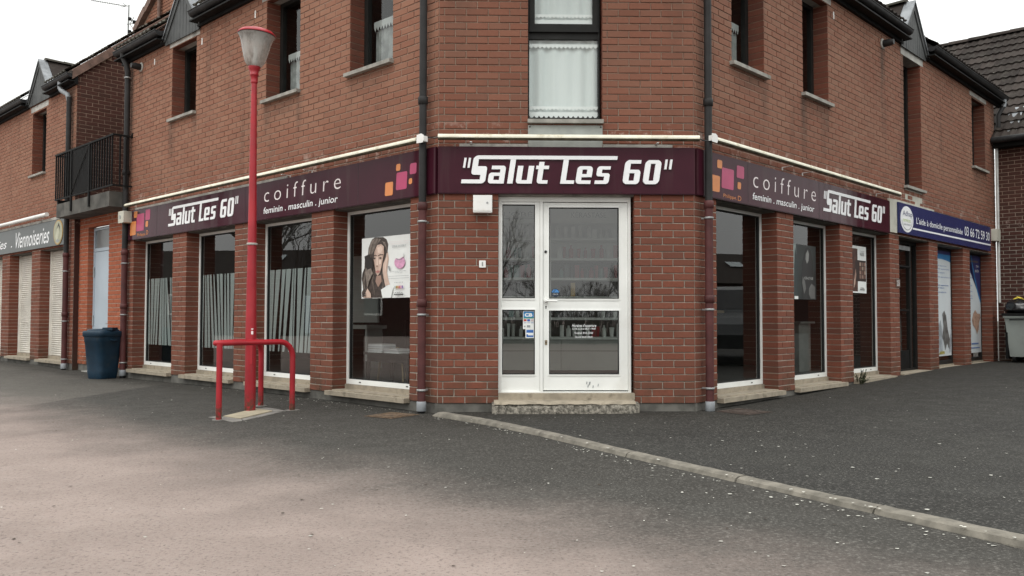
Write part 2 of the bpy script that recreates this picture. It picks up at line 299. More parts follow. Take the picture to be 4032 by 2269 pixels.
# ------------------------------------------------------------------ mesh helpers
FR = {'F': Matrix.Translation((-W/2, 0, 0)),
      'L': Matrix.Translation((-W/2, 0, 0)) @ Matrix.Rotation(-math.pi/4, 4, 'Z'),
      'R': Matrix.Translation((W/2, 0, 0)) @ Matrix.Rotation(math.pi/4, 4, 'Z'),
      'W': Matrix.Identity(4)}
class MB:
    def __init__(s): s.v = []; s.f = []; s.sm = []
    def add(s, vs, fs, smooth=False):
        o = len(s.v); s.v += [tuple(v) for v in vs]; s.f += [tuple(i+o for i in f) for f in fs]; s.sm += [smooth]*len(fs); return s
    def box(s, x0, x1, y0, y1, z0, z1):
        return s.add([(x0,y0,z0),(x1,y0,z0),(x1,y1,z0),(x0,y1,z0),(x0,y0,z1),(x1,y0,z1),(x1,y1,z1),(x0,y1,z1)],
                     [(0,1,5,4),(1,2,6,5),(2,3,7,6),(3,0,4,7),(4,5,6,7),(3,2,1,0)])
    def cbox(s, x0, x1, y0, y1, z0, z1, c=.003):
        # box with chamfered front (y0) edges and open back
        v = [(x0+c,y0,z0+c),(x1-c,y0,z0+c),(x1-c,y0,z1-c),(x0+c,y0,z1-c),
             (x0,y0+c,z0),(x1,y0+c,z0),(x1,y0+c,z1),(x0,y0+c,z1),(x0,y1,z0),(x1,y1,z0),(x1,y1,z1),(x0,y1,z1)]
        f = [(0,1,2,3)]+[(4+i,4+(i+1)%4,(i+1)%4,i) for i in range(4)]+[(8+i,8+(i+1)%4,4+(i+1)%4,4+i) for i in range(4)]+[(11,10,9,8)]
        return s.add(v, f)
    def quad(s, a, b, c, d): return s.add([a, b, c, d], [(0,1,2,3)])
    def poly(s, pts, y0, y1=None):
        # polygon in xz plane; facing -y ; thickness to y1
        n = len(pts)
        a = sum(pts[i][0]*pts[(i+1)%n][1]-pts[(i+1)%n][0]*pts[i][1] for i in range(n))
        if a < 0: pts = pts[::-1]
        v = [(p[0], y0, p[1]) for p in pts]
        f = [tuple(range(n))]
        if y1 is not None:
            v += [(p[0], y1, p[1]) for p in pts]
            f += [tuple(range(2*n-1, n-1, -1))]+[(n+i, n+(i+1)%n, (i+1)%n, i) for i in range(n)]
        return s.add(v, f)
    def tube(s, path, r, n=8, caps=True, smooth=True):
        P = [Vector(p) for p in path]; rs = r if isinstance(r, (list, tuple)) else [r]*len(P)
        rings = []; prev = None
        for i, p in enumerate(P):
            d = (P[min(i+1, len(P)-1)]-P[max(i-1, 0)]).normalized()
            if prev is None:
                a = Vector((0, 0, 1)) if abs(d.z) < .9 else Vector((1, 0, 0)); u = d.cross(a).normalized()
            else: u = (prev - d*prev.dot(d)).normalized()
            prev = u; w = d.cross(u)
            rings.append([p + (u*math.cos(2*math.pi*k/n)+w*math.sin(2*math.pi*k/n))*rs[i] for k in range(n)])
        v = [q for rg in rings for q in rg]; f = []
        for i in range(len(P)-1):
            for k in range(n): f.append((i*n+k, i*n+(k+1)%n, (i+1)*n+(k+1)%n, (i+1)*n+k))
        s.add(v, f, smooth)
        if caps:
            s.add(rings[0], [tuple(range(n-1, -1, -1))]); s.add(rings[-1], [tuple(range(n))])
        return s
    def lathe(s, prof, c=(0,0,0), n=24, tilt=None, smooth=True):
        v = []; f = []
        for r, z in prof:
            for k in range(n):
                a = 2*math.pi*k/n; q = Vector((r*math.cos(a), r*math.sin(a), z))
                if tilt: q = tilt @ q
                v.append((q.x+c[0], q.y+c[1], q.z+c[2]))
        for i in range(len(prof)-1):
            for k in range(n): f.append((i*n+k, i*n+(k+1)%n, (i+1)*n+(k+1)%n, (i+1)*n+k))
        s.add(v, f, smooth)
        if prof[0][0] > 1e-4: s.add(v[:n], [tuple(range(n-1, -1, -1))])
        if prof[-1][0] > 1e-4: s.add(v[-n:], [tuple(range(n))])
        return s
    def mesh(s, name, mat, shift=(0,0,0)):
        me = bpy.data.meshes.new(name)
        me.from_pydata([(a-shift[0], b-shift[1], c-shift[2]) for a, b, c in s.v], [], s.f)
        me.polygons.foreach_set('use_smooth', s.sm)
        if mat: me.materials.append(mat)
        me.update(); return me
def arc(c, r, a0, a1, n=8, plane='xz', z=0):
    out = []
    for i in range(n+1):
        a = a0+(a1-a0)*i/n; out.append((c[0]+r*math.cos(a), c[1]+r*math.sin(a)))
    return out
def rrect(x0, x1, z0, z1, r=.01, n=4):
    r = min(r, (x1-x0)/2, (z1-z0)/2)
    return arc((x1-r, z1-r), r, 0, math.pi/2, n)+arc((x0+r, z1-r), r, math.pi/2, math.pi, n)+arc((x0+r, z0+r), r, math.pi, 1.5*math.pi, n)+arc((x1-r, z0+r), r, 1.5*math.pi, 2*math.pi, n)
def setp(o, label=None, cat=None, group=None, kind=None):
    for k, v in (('label', label), ('category', cat), ('group', group), ('kind', kind)):
        if v: o[k] = v
    return o
def thing(name, label, cat, frame='W', base=(0,0,0), group=None, kind=None):
    o = bpy.data.objects.new(name, None); COL.objects.link(o); o.empty_display_size = .1
    o.matrix_world = FR[frame] @ Matrix.Translation(base); o['_b'] = tuple(base)
    return setp(o, label, cat, group, kind)
def part(T, name, mb, mat, kind=None, label=None):
    o = bpy.data.objects.new(name, mb.mesh(name, mat) if isinstance(mb, MB) else mb); COL.objects.link(o); o.parent = T
    if '_b' in T: o.location = [-x for x in T['_b']]
    return setp(o, label, kind=kind)
def one(name, mb, mat, label=None, cat=None, frame='W', group=None, kind=None):
    xs = [v[0] for v in mb.v]; ys = [v[1] for v in mb.v]; zs = [v[2] for v in mb.v]
    b = ((min(xs)+max(xs))/2, (min(ys)+max(ys))/2, min(zs))
    o = bpy.data.objects.new(name, mb.mesh(name, mat, b)); COL.objects.link(o)
    o.matrix_world = FR[frame] @ Matrix.Translation(b)
    return setp(o, label, cat, group, kind)
def tmesh(txt, x0, x1, z0, z1, y, shear=0., weight=0., extrude=0., spacing=1.):
    """lettering with the built-in font, fitted to a box in the xz plane, facing -y"""
    cu = bpy.data.curves.new('t', 'FONT'); cu.body = txt; cu.size = 1; cu.space_character = spacing; cu.offset = weight
    cu.shear = shear; cu.resolution_u = 3; cu.fill_mode = 'FRONT'
    ob = bpy.data.objects.new('t', cu); COL.objects.link(ob); bpy.context.view_layer.update()
    me = ob.evaluated_get(bpy.context.evaluated_depsgraph_get()).to_mesh()
    vs = [v.co.copy() for v in me.vertices]; fs = [tuple(p.vertices) for p in me.polygons]
    ob.evaluated_get(bpy.context.evaluated_depsgraph_get()).to_mesh_clear()
    bpy.data.objects.remove(ob); bpy.data.curves.remove(cu)
    mb = MB()
    if not vs: return mb
    a0 = min(v.x for v in vs); a1 = max(v.x for v in vs); b0 = min(v.y for v in vs); b1 = max(v.y for v in vs)
    f = lambda v: (x0+(v.x-a0)/(a1-a0)*(x1-x0), y, z0+(v.y-b0)/(b1-b0)*(z1-z0))
    P = [f(v) for v in vs]
    fs2 = []
    for q in fs:
        n = len(q); ar = sum(P[q[i]][0]*P[q[(i+1)%n]][2]-P[q[(i+1)%n]][0]*P[q[i]][2] for i in range(n))
        fs2.append(q if ar > 0 else q[::-1])
    mb.add(P, fs2)
    if extrude:
        ed = {}
        for q in fs2:
            for i in range(len(q)):
                e = (q[i], q[(i+1)%len(q)]); ed[e] = ed.get(e, 0)+1
        for (i, j) in list(ed):
            if (j, i) not in ed:
                a, b = P[i], P[j]; mb.quad((a[0], y+extrude, a[2]), (b[0], y+extrude, b[2]), b, a)
    return mb

def letters(T, mat, *a, **k):
    """fascia lettering, every letter a part of its own"""
    mb = tmesh(*a, **k); par = list(range(len(mb.v)))
    def fd(i):
        while par[i] != i: par[i] = par[par[i]]; i = par[i]
        return i
    for f in mb.f:
        for j in f[1:]: par[fd(j)] = fd(f[0])
    comp = {}
    for f in mb.f: comp.setdefault(fd(f[0]), []).append(f)
    C = []
    for fs in comp.values():
        xs = [mb.v[i][0] for f in fs for i in f]; C.append([min(xs), max(xs), fs])
    C.sort(); G = []
    for c in C:
        if G and min(G[-1][1], c[1])-max(G[-1][0], c[0]) > .35*min(c[1]-c[0], G[-1][1]-G[-1][0]): G[-1][1] = max(G[-1][1], c[1]); G[-1][2] += c[2]
        else: G.append(c)
    for g in G:
        ids = sorted({i for f in g[2] for i in f}); m = {i: n for n, i in enumerate(ids)}
        part(T, 'letter', MB().add([mb.v[i] for i in ids], [tuple(m[i] for i in f) for f in g[2]]), mat)

# ------------------------------------------------------------------ ground
def sstep(t): t = max(0., min(1., t)); return t*t*(3-2*t)
def zlow(X, Y):
    dl = -((X+W/2)+Y)*S; s = (Y-(X+W/2))*S
    return -.105-.05*sstep(dl/3)-.03*sstep((s-4)/4)+.03*sstep((s-9)/4)+.004*math.sin(1.7*X+.6*Y)
def zup(X, Y):
    s = ((X-W/2)+Y)*S
    return -.088+.125*sstep(s/8.5)-.012*sstep((-Y-1)/4)+.003*math.sin(1.3*X-.9*Y)
def axis(a, b, st, far): return [-f for f in far[::-1]]+[a+i*st for i in range(int((b-a)/st)+1)]+list(far)
def grid(xs, ys, zf):
    mb = MB(); v = [(x, y, zf(x, y)) for y in ys for x in xs]; n = len(xs)
    mb.add(v, [(j*n+i, j*n+i+1, (j+1)*n+i+1, (j+1)*n+i) for j in range(len(ys)-1) for i in range(n-1)], True); return mb
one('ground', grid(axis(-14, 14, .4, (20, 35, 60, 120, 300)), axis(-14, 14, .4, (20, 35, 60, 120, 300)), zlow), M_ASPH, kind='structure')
KP = [(-1.30, -.13), (-.74, -.83), (-.28, -1.55), (.29, -2.60), (.82, -3.50), (1.30, -4.32), (1.80, -5.19), (2.30, -6.05), (2.80, -6.92), (3.3, -7.8), (3.8, -8.65), (8, -16), (30, -54)]
WP = [(-1.15, .02), (-.6, .02), (0, .02), (.7, .02), (1.34, .02), (2.7, 1.4), (4.5, 3.2), (6.5, 5.2), (9.6, 8.3), (14, 9), (20, 10), (40, 12), (160, 40)]
mb = MB(); n = 26; v = []
def lerp(P, t):
    t = max(0, min(len(P)-1.0001, t)); i = int(t); f = t-i; return (P[i][0]*(1-f)+P[i+1][0]*f, P[i][1]*(1-f)+P[i+1][1]*f)
NT = (len(KP)-1)*4
for i in range(NT+1):
    a = lerp(KP, i/4); b = lerp(WP, i/4)
    for j in range(n+1):
        f = j/n; X, Y = a[0]*(1-f)+b[0]*f, a[1]*(1-f)+b[1]*f
        v.append((X, Y, zup(X, Y)-.004*(j == 0)))
mb.add(v, [(i*(n+1)+j, (i+1)*(n+1)+j, (i+1)*(n+1)+j+1, i*(n+1)+j+1) for i in range(NT) for j in range(n)], True)
one('pavement', mb, M_ASPH2, kind='structure')
kerb = thing('kerb', None, None, base=(0, -2, -.15), kind='structure')
for i in range(11):
    a, b = Vector(KP[i]), Vector(KP[i+1]); d = (b-a).normalized(); nn = Vector((d.y, -d.x)); 
    if nn.x > 0: nn = -nn
    mb = MB(); L = (b-a).length; N = 14; rows = []
    g = .006
    for k in range(N+1):
        t = g/L+(1-2*g/L)*k/N; p = a+(b-a)*t
        zt = zup(p.x, p.y)+.008+random.uniform(-.002, .002)
        if i < 2: zt += .022*(1-(i+t)/2)-(.03*(1-t/.12)**2 if i == 0 and t < .12 else 0)
        zb = zlow(p.x, p.y)-.05
        jx = random.uniform(-.004, .004); prof = [(0., zt-.08), (0.0, zt-.004), (.012, zt), (.070+jx, zt-.001), (.094+jx, zt-.010), (.108+jx, zt-.034), (.122, zb)]
        rows.append([(p.x+nn.x*o, p.y+nn.y*o, z) for o, z in prof])
    m = len(rows[0]); v = [q for r_ in rows for q in r_]
    mb.add(v, [(k*m+j, k*m+j+1, (k+1)*m+j+1, (k+1)*m+j) for k in range(N) for j in range(m-1)])
    mb.add(rows[0], [tuple(range(m))]); mb.add(rows[-1], [tuple(range(m-1, -1, -1))])
    part(kerb, 'kerb_stone', mb, M_KERB)

# ------------------------------------------------------------------ brick walls
PB, CZ, JT = .2275, .075, .010
BM = {}
def brick_obj(wall, x0, x1, z0, z1, dep, mat):
    k = (round(x1-x0, 3), round(z1-z0, 3), dep, mat.name)
    if k not in BM:
        BM[k] = MB().cbox(-k[0]/2, k[0]/2, 0, dep, 0, k[1]).mesh('brick', mat)
    o = bpy.data.objects.new('brick', BM[k]); COL.objects.link(o); o.parent = wall
    o.location = ((x0+x1)/2, random.uniform(-.0018, .0018), z0+random.uniform(-.0008, .0008))
    o.rotation_euler = (0, random.gauss(0, .0016), random.gauss(0, .003))
def brick_wall(B, name, frame, x0, x1, ztop, openings, mat, nobj=0, anchor=0., pick=None, zbase=0., jd=.21, clip=None, joined=True):
    """mortar sheet with openings (part of B) and bricks laid in half bond on it"""
    xs = sorted({x0, x1, *[min(max(o[i], x0), x1) for o in openings for i in (0, 1)]})
    zs = sorted({zbase, ztop, *[min(max(o[i], zbase), ztop) for o in openings for i in (2, 3)]})
    mo = MB(); ym = .010 if frame == 'F' else .0065
    ins = lambda x, z: any(o[0] < x < o[1] and o[2] < z < o[3] for o in openings)
    if clip is None:
        for i in range(len(xs)-1):
            for j in range(len(zs)-1):
                if not ins((xs[i]+xs[i+1])/2, (zs[j]+zs[j+1])/2):
                    mo.quad((xs[i], ym, zs[j]), (xs[i+1], ym, zs[j]), (xs[i+1], ym, zs[j+1]), (xs[i], ym, zs[j+1]))
    else: mo.poly(clip, ym)
    for a, b, c, d in openings:
        c2, d2 = max(c, zbase), min(d, ztop); e = .006
        if a > x0: mo.quad((a-e, ym, c2), (a-e, ym, d2), (a-e, jd+.05, d2), (a-e, jd+.05, c2))
        if b < x1: mo.quad((b+e, ym, d2), (b+e, ym, c2), (b+e, jd+.05, c2), (b+e, jd+.05, d2))
    wall = bpy.data.objects.new(name, mo.mesh(name, M_MORTAR)); COL.objects.link(wall); wall.parent = B
    wall.matrix_local = B.matrix_world.inverted() @ FR[frame]
    L = []; k = int(math.floor(zbase/CZ))
    while k*CZ < ztop-.02:
        z0, z1 = max(k*CZ, zbase), min(k*CZ+CZ-JT, ztop); zm = (z0+z1)/2
        cut = sorted((max(a, x0), min(b, x1)) for a, b, c, d in openings if c < zm < d and b > x0 and a < x1)
        segs = []; cur = x0
        for a, b in cut:
            if a > cur: segs.append((cur, a, cur > x0, True))
            cur = max(cur, b)
        if cur < x1: segs.append((cur, x1, cur > x0, False))
        for a, b, ja, jb in segs:
            if clip is not None:
                pass
            an = a if (b-a) < .75 and frame != 'F' else anchor
            off = an+(.5*PB if k % 2 else 0)
            i0 = math.floor((a-off)/PB); cuts = [a]
            t = off+i0*PB
            while t < b:
                if t > a+.045 and t < b-.045: cuts.append(t+random.uniform(-.003, .003))
                t += PB
            cuts.append(b)
            for q in range(len(cuts)-1):
                u0 = cuts[q]+(JT/2 if q else (0 if ja else .006)); u1 = cuts[q+1]-(JT/2 if q < len(cuts)-2 else (0 if jb else .006))
                dep = jd if (q == 0 and ja) or (q == len(cuts)-2 and jb) else .09
                if clip is not None:
                    # trim under a sloping verge: keep the brick only when its upper corners are inside
                    if not all(inpoly((u, zm+.02), clip) for u in (u0, u1)): continue
                L.append((u0, u1, z0, z1, dep))
        k += 1
    if pick: L.sort(key=pick)
    for b in L[:nobj]: brick_obj(wall, *b, mat)
    rest = L[nobj:]
    if rest:
        mb = MB()
        for (u0, u1, z0, z1, dep) in rest:
            y = random.uniform(-.0018, .0018); dz = random.uniform(-.001, .001); mb.cbox(u0, u1, y, dep, z0+dz, z1+dz)
        o = bpy.data.objects.new('brickwork', mb.mesh('brickwork', mat)); COL.objects.link(o); o.parent = wall; o['kind'] = 'stuff'
    return wall
def inpoly(p, poly):
    c = False; n = len(poly)
    for i in range(n):
        a, b = poly[i], poly[(i+1)%n]
        if (a[1] > p[1]) != (b[1] > p[1]) and p[0] < (b[0]-a[0])*(p[1]-a[1])/(b[1]-a[1])+a[0]: c = not c
    return c

SAL = thing('corner_building', 'red brick corner building with cut-off corner and ground floor hair salon', 'building', base=(0, 0, 0))
EAVE = 5.22
LG = [(-1.887, -.451), (-3.80, -2.359), (-5.75, -4.267), (-7.69, -6.212)]
RG = [(.44, 1.853), (2.287, 3.69), (4.111, 5.518), (5.912, 7.293), (7.732, 9.158), (9.559, 11.018)]
LU = [(-6.33, -5.51, 3.94, 5.11), (-3.48, -2.66, 3.73, 5.11), (-1.58, -.775, 3.71, 5.11)]
RU = [(.80, 1.56, 3.72, 5.11), (2.60, 3.37, 3.72, 5.11), (6.21, 7.0, 2.95, 5.06), (9.84, 10.69, 3.74, 5.09)]
DOOR = (.627, 2.045, -.02, 2.165); FU = (.933, 1.713, 2.90, 4.95)
ZT = 2.165
front = brick_wall(SAL, 'front_wall', 'F', 0, W, 5.6, [DOOR, FU], M_BRICK, 300, anchor=.06-PB, pick=lambda b: b[2] if (b[2] < 2.18 or b[2] > 2.58) else 99)
left = brick_wall(SAL, 'left_wall', 'L', -8.05, 0, EAVE, [(a, b, -.02, ZT) for a, b in LG]+LU, M_BRICK_L, 0, anchor=-.06)
right = brick_wall(SAL, 'right_wall', 'R', 0, 11.35, EAVE, [(a, b, (-.02 if i != 3 else -.05), ZT) for i, (a, b) in enumerate(RG)]+RU, M_BRICK_R, 0, anchor=.06)
FRW = {'F': front, 'L': left, 'R': right}
def bpart(frame, name, mb, mat, label=None, kind=None):     # a part of the corner building laid out in a wall's frame
    o = bpy.data.objects.new(name, mb.mesh(name, mat)); COL.objects.link(o); o.parent = SAL; o.matrix_local = FR[frame]
    return setp(o, label, kind=kind)
def sub(P, name, mb, mat, label=None, kind=None):
    o = bpy.data.objects.new(name, mb.mesh(name, mat)); COL.objects.link(o); o.parent = P; return setp(o, label, kind=kind)
# plinths
bpart('F', 'plinth', MB().box(-.02, W+.02, .012, .25, -.3, -.002), M_RENDER)
bpart('L', 'plinth', MB().box(-8.05, 0, .012, .25, -.35, -.002), M_RENDER)
bpart('R', 'plinth', MB().box(0, 11.35, .012, .25, -.3, -.002), M_RENDER)
# lintels behind the fascias (their soffits show over the shop windows)
bpart('F', 'lintel', MB().box(.60, 2.07, .03, .30, 2.152, 2.40), M_CONC)
bpart('L', 'lintel', MB().box(-8.0, -.2, .03, .30, 2.152, 2.40), M_RENDER)
bpart('R', 'lintel', MB().box(.2, 11.3, .03, .30, 2.152, 2.40), M_RENDER)

# ------------------------------------------------------------------ ground floor shop windows
def shop_window(frame, a, b, black=False, film=False, zb=.088, sill=True):
    zt = 2.15; yf = .2; sw = .042
    fm = M_BLACKF if black else M_WHITE
    fr = MB(); fr.box(a+.004, a+.004+sw, yf, yf+.06, zb, zt).box(b-.004-sw, b-.004, yf, yf+.06, zb, zt)
    fr.box(a+.004+sw, b-.004-sw, yf+.001, yf+.059, zb, zb+.058).box(a+.004+sw, b-.004-sw, yf+.001, yf+.059, zt-.035, zt)
    win = bpart(frame, 'shop_window', fr, fm)
    gb = MB(); i = sw+.004
    gb.box(a+i, a+i+.012, yf+.012, yf+.05, zb+.058, zt-.035).box(b-i-.012, b-i, yf+.012, yf+.05, zb+.058, zt-.035)
    gb.box(a+i+.012, b-i-.012, yf+.012, yf+.05, zt-.05, zt-.036).box(a+i+.012, b-i-.012, yf+.012, yf+.05, zb+.0585, zb+.07)
    sub(win, 'gasket', gb, M_RUBBER)
    sub(win, 'pane', MB().quad((a+i, yf+.03, zb+.05), (b-i, yf+.03, zb+.05), (b-i, yf+.03, zt-.03), (a+i, yf+.03, zt-.03)), M_GLASS)
    if not black:
        for x in (a+.28, b-.28):
            sub(win, 'drain_slot', MB().box(x-.018, x+.018, yf-.003, yf, zb+.022, zb+.034), M_INK)
    if sill:
        sm = M_STONE; oh = .07
        v = [(a-.05, -oh, -.028), (b+.0, -oh, -.028), (b+.0, -oh, .022), (a-.05, -oh, .022), (a-.05, .0, .03), (b, .0, .03)]
        mb = MB().box(a-.055, b-.008 if frame == 'L' else b+.055, -oh, -.001, -.03, .02) if frame == 'L' else MB().box(a+.008, b+.055, -oh, -.001, -.03, .02)
        mb.box(a+.003, b-.003, -.001, yf+.05, -.03, .032)
        mb.box(a+.003, b-.003, yf-.02, yf+.055, .032, zb-.002)
        sub(win, 'sill', mb, sm)
    if film:
        lo_, hi_ = a+i+.01, b-i-.01; cl = lambda v: min(max(v, lo_), hi_); xb_ = lo_+.02; xt_ = lo_+.02; q = 0      # slanting bamboo-like bands
        while min(xb_, xt_) < hi_-.03:
            wb_, wt_ = random.choice(((.03, .09), (.09, .03), (.07, .06), (.11, .05), (.05, .12), (.02, .04))); q += 1
            if cl(xb_+wb_)-cl(xb_) > .004 or cl(xt_+wt_)-cl(xt_) > .004:
                yy = yf+.034+.0006*(q % 4)
                sub(win, 'film_strip', MB().quad((cl(xb_), yy, .425), (cl(xb_+wb_), yy, .425), (cl(xt_+wt_), yy, 1.52), (cl(xt_), yy, 1.52)), M_FROST)
            g_ = random.uniform(.012, .036); xb_ += wb_+g_+random.choice((0, 0, .03)); xt_ += wt_+g_+random.choice((0, 0, .03))
            if xb_-xt_ > .14: xt_ += .06
            if xt_-xb_ > .14: xb_ += .06
    return win
for k, (a, b) in enumerate(LG): shop_window('L', a, b, film=k > 0)
for k, (a, b) in enumerate(RG):
    if k < 3: shop_window('R', a, b)
    elif k > 3: shop_window('R', a, b, black=True, zb=.06)

# ------------------------------------------------------------------ the salon door
def frame_of(mb, x0, x1, z0, z1, y0, y1, w, wb=None, wt=None):
    wb = wb or w; wt = wt or w
    mb.box(x0, x0+w, y0, y1, z0, z1).box(x1-w, x1, y0, y1, z0, z1)
    mb.box(x0+w, x1-w, y0+.0015, y1-.0015, z0, z0+wb).box(x0+w, x1-w, y0+.0015, y1-.0015, z1-wt, z1); return mb
dfr = MB(); Y0 = .085
frame_of(dfr, .63, 2.018, .10, 2.15, Y0, Y0+.09, .028, .012, .05)
dfr.box(1.065, 1.095, Y0+.001, Y0+.09, .112, 2.1)
sidel = bpart('F', 'door_frame', dfr, M_WHITE)
def leaf(name, x0, x1, z0, z1, gx0, gx1, glass, yl):
    mb = MB()
    zz = [z0]+[v for g in glass for v in g]+[z1]
    mb.box(x0, gx0, yl, yl+.06, z0, z1).box(gx1, x1, yl, yl+.06, z0, z1)
    for q in range(0, len(zz), 2): mb.box(gx0, gx1, yl+.004, yl+.056, zz[q], zz[q+1])
    o = bpart('F', name, mb, M_WHITE)
    for g0, g1 in glass:
        bd = MB(); e = .022                                      # sloped glazing bead
        A = [(gx0, yl-.004, g0), (gx1, yl-.004, g0), (gx1, yl-.004, g1), (gx0, yl-.004, g1)]
        A2 = [(gx0-e, yl-.0005, g0-e), (gx1+e, yl-.0005, g0-e), (gx1+e, yl-.0005, g1+e), (gx0-e, yl-.0005, g1+e)]
        B2 = [(gx0, yl+.02, g0), (gx1, yl+.02, g0), (gx1, yl+.02, g1), (gx0, yl+.02, g1)]
        for i in range(4):
            j = (i+1) % 4; bd.quad(A2[i], A2[j], A[j], A[i]); bd.quad(A[i], A[j], B2[j], B2[i])
        sub(o, 'glazing_bead', bd, M_WHITE)
        gk = MB(); frame_of(gk, gx0, gx1, g0, g1, yl+.016, yl+.03, .009); sub(o, 'gasket', gk, M_RUBBER)
        sub(o, 'pane', MB().quad((gx0, yl+.025, g0), (gx1, yl+.025, g0), (gx1, yl+.025, g1), (gx0, yl+.025, g1)), M_GLASS_D)
    return o
leaf('side_light', .66, 1.063, .112, 2.098, .669, 1.012, [(.289, .965), (1.086, 2.071)], Y0+.012)
door = leaf('shop_door', 1.099, 1.988, .125, 2.093, 1.160, 1.896, [(.29, .958), (1.082, 2.043)], Y0+.02)
yl = Y0+.02
hd = MB(); hd.lathe([(.020, 0), (.020, .012), (.012, .014), (.012, .045)], (0, 0, 0), 14, Matrix.Rotation(math.pi/2, 3, 'X'))
hd2 = MB(); hd2.add([(v[0]+1.128, v[1]+yl, v[2]+1.058) for v in hd.v], hd.f, True)
hd2.tube([(1.128, yl-.045, 1.058), (1.16, yl-.05, 1.057), (1.245, yl-.05, 1.055)], .0105, 8)
hd2.poly(rrect(1.107, 1.149, 1.025, 1.085, .02), yl-.010, yl-.0005)
sub(door, 'handle', hd2, M_WHITE2)
kh = MB(); kh.poly(arc((1.128, .998), .009, 0, 2*math.pi-.3, 10), yl-.0015, yl+.001); kh.poly([(1.123, .975), (1.133, .975), (1.133, .992), (1.123, .992)], yl-.002, yl+.001)
sub(door, 'keyhole', kh, M_INK)
lk = MB().poly(rrect(1.117, 1.141, .598, .648, .004), yl-.006, yl-.0005)
lo = sub(door, 'lower_lock', lk, plain('brass_dull', (.30, .24, .16), .45, metal=.6)); sub(lo, 'cylinder', MB().poly(arc((1.129, .624), .007, 0, 6.1, 10), yl-.009, yl-.006), M_INK)
sub(door, 'spy_hole', MB().poly(arc((1.125, 1.575), .0145, 0, 6.1, 14), yl-.008, yl-.0005), M_RUBBER)
sc_ = MB(); 
for q in range(6):
    x = 1.55+random.uniform(-.02, .12); z = .17+random.uniform(-.02, .03); sc_.quad((x, yl-.0009-q*.0002, z), (x+.006, yl-.0009-q*.0002, z-.004), (x+.012, yl-.0009-q*.0002, z+.02), (x+.004, yl-.0009-q*.0002, z+.03))
sub(door, 'scuff_mark', sc_, M_INKG)
# threshold and worn step
bpart('F', 'threshold', MB().box(.63, 2.043, -.0, .20, .035, .099), M_STONE)
st = MB(); xs = [.585+(2.03-.585)*i/28 for i in range(29)]
def steprow(x):
    e = 1-.25*max(0, (abs(x-1.31)-.62)/.12); j = lambda a: random.uniform(-a, a)
    return [(x, .06, .036), (x, -.10*e, .034+j(.001)), (x, -.165*e+j(.004), .028+j(.003)), (x, -.178*e+j(.006), .006+j(.006))]
rows = [steprow(x) for x in xs]; v = [q for r_ in rows for q in r_]
st.add(v, [(i*4+j, i*4+j+1, (i+1)*4+j+1, (i+1)*4+j) for i in range(28) for j in range(3)], True)
stp = bpart('F', 'door_step', st, M_STONE)
rb = MB(); xs = [.565+(2.07-.565)*i/60 for i in range(61)]; rows = []
for x in xs:
    j = lambda a: random.uniform(-a, a); g = .012 if x < 1.24 else 0; e = 1-.3*max(0, (abs(x-1.31)-.64)/.12)
    rows.append([(x, .05, .02), (x, -(.165-g)*e+j(.006), .008-g*.6), (x, -.185*e+j(.012), -.03+j(.01)), (x, -.20*e+j(.012), -.075+j(.01)), (x, -.205*e+j(.006), -.16)])
v = [q for r_ in rows for q in r_]
rb.add(v, [(i*5+j, i*5+j+1, (i+1)*5+j+1, (i+1)*5+j) for i in range(60) for j in range(4)])
rb.add(rows[0], [(0, 1, 2, 3, 4)]); rb.add(rows[-1], [(4, 3, 2, 1, 0)])
sub(stp, 'broken_riser', rb, M_RUB)

# ------------------------------------------------------------------ upper windows
def zig(x0, x1, z0, h, y, n):
    """lace edging: a band with scalloped lower edge"""
    mb = MB(); w = (x1-x0)/n
    for i in range(n):
        a = x0+i*w; mb.poly([(a, z0+h), (a, z0+h*.45), (a+w*.5, z0), (a+w, z0+h*.45), (a+w, z0+h)], y)
    return mb
def curtain(P, x0, x1, z0, z1, y, lace=True, nw=9, mat=None):
    mb = MB(); n = nw*6; v = []
    for i in range(n+1):
        t = i/n; x = x0+(x1-x0)*t; yy = y+.012*math.sin(t*nw*2*math.pi)+.006*math.sin(t*nw*5.1)
        v += [(x, yy, z0), (x, yy, z1)]
    mb.add(v, [(2*i, 2*i+2, 2*i+3, 2*i+1) for i in range(n)], True)
    c = sub(P, 'curtain', mb, mat or M_CURT)
    if lace:
        sub(P, 'lace_edging', zig(x0, x1, z0-.055, .07, y-.026, 14), M_LACE)
    return c
def void(P, x0, x1, z0, z1, y0, y1):
    mb = MB(); mb.quad((x0, y1, z0), (x1, y1, z0), (x1, y1, z1), (x0, y1, z1)); mb.quad((x0, y0, z0), (x0, y1, z0), (x0, y1, z1), (x0, y0, z1))
    mb.quad((x1, y1, z0), (x1, y0, z0), (x1, y0, z1), (x1, y1, z1)); mb.quad((x0, y0, z0), (x1, y0, z0), (x1, y1, z0), (x0, y1, z0)); mb.quad((x0, y1, z1), (x1, y1, z1), (x1, y0, z1), (x0, y0, z1))
    sub(P, 'room_behind', mb, M_VOID)
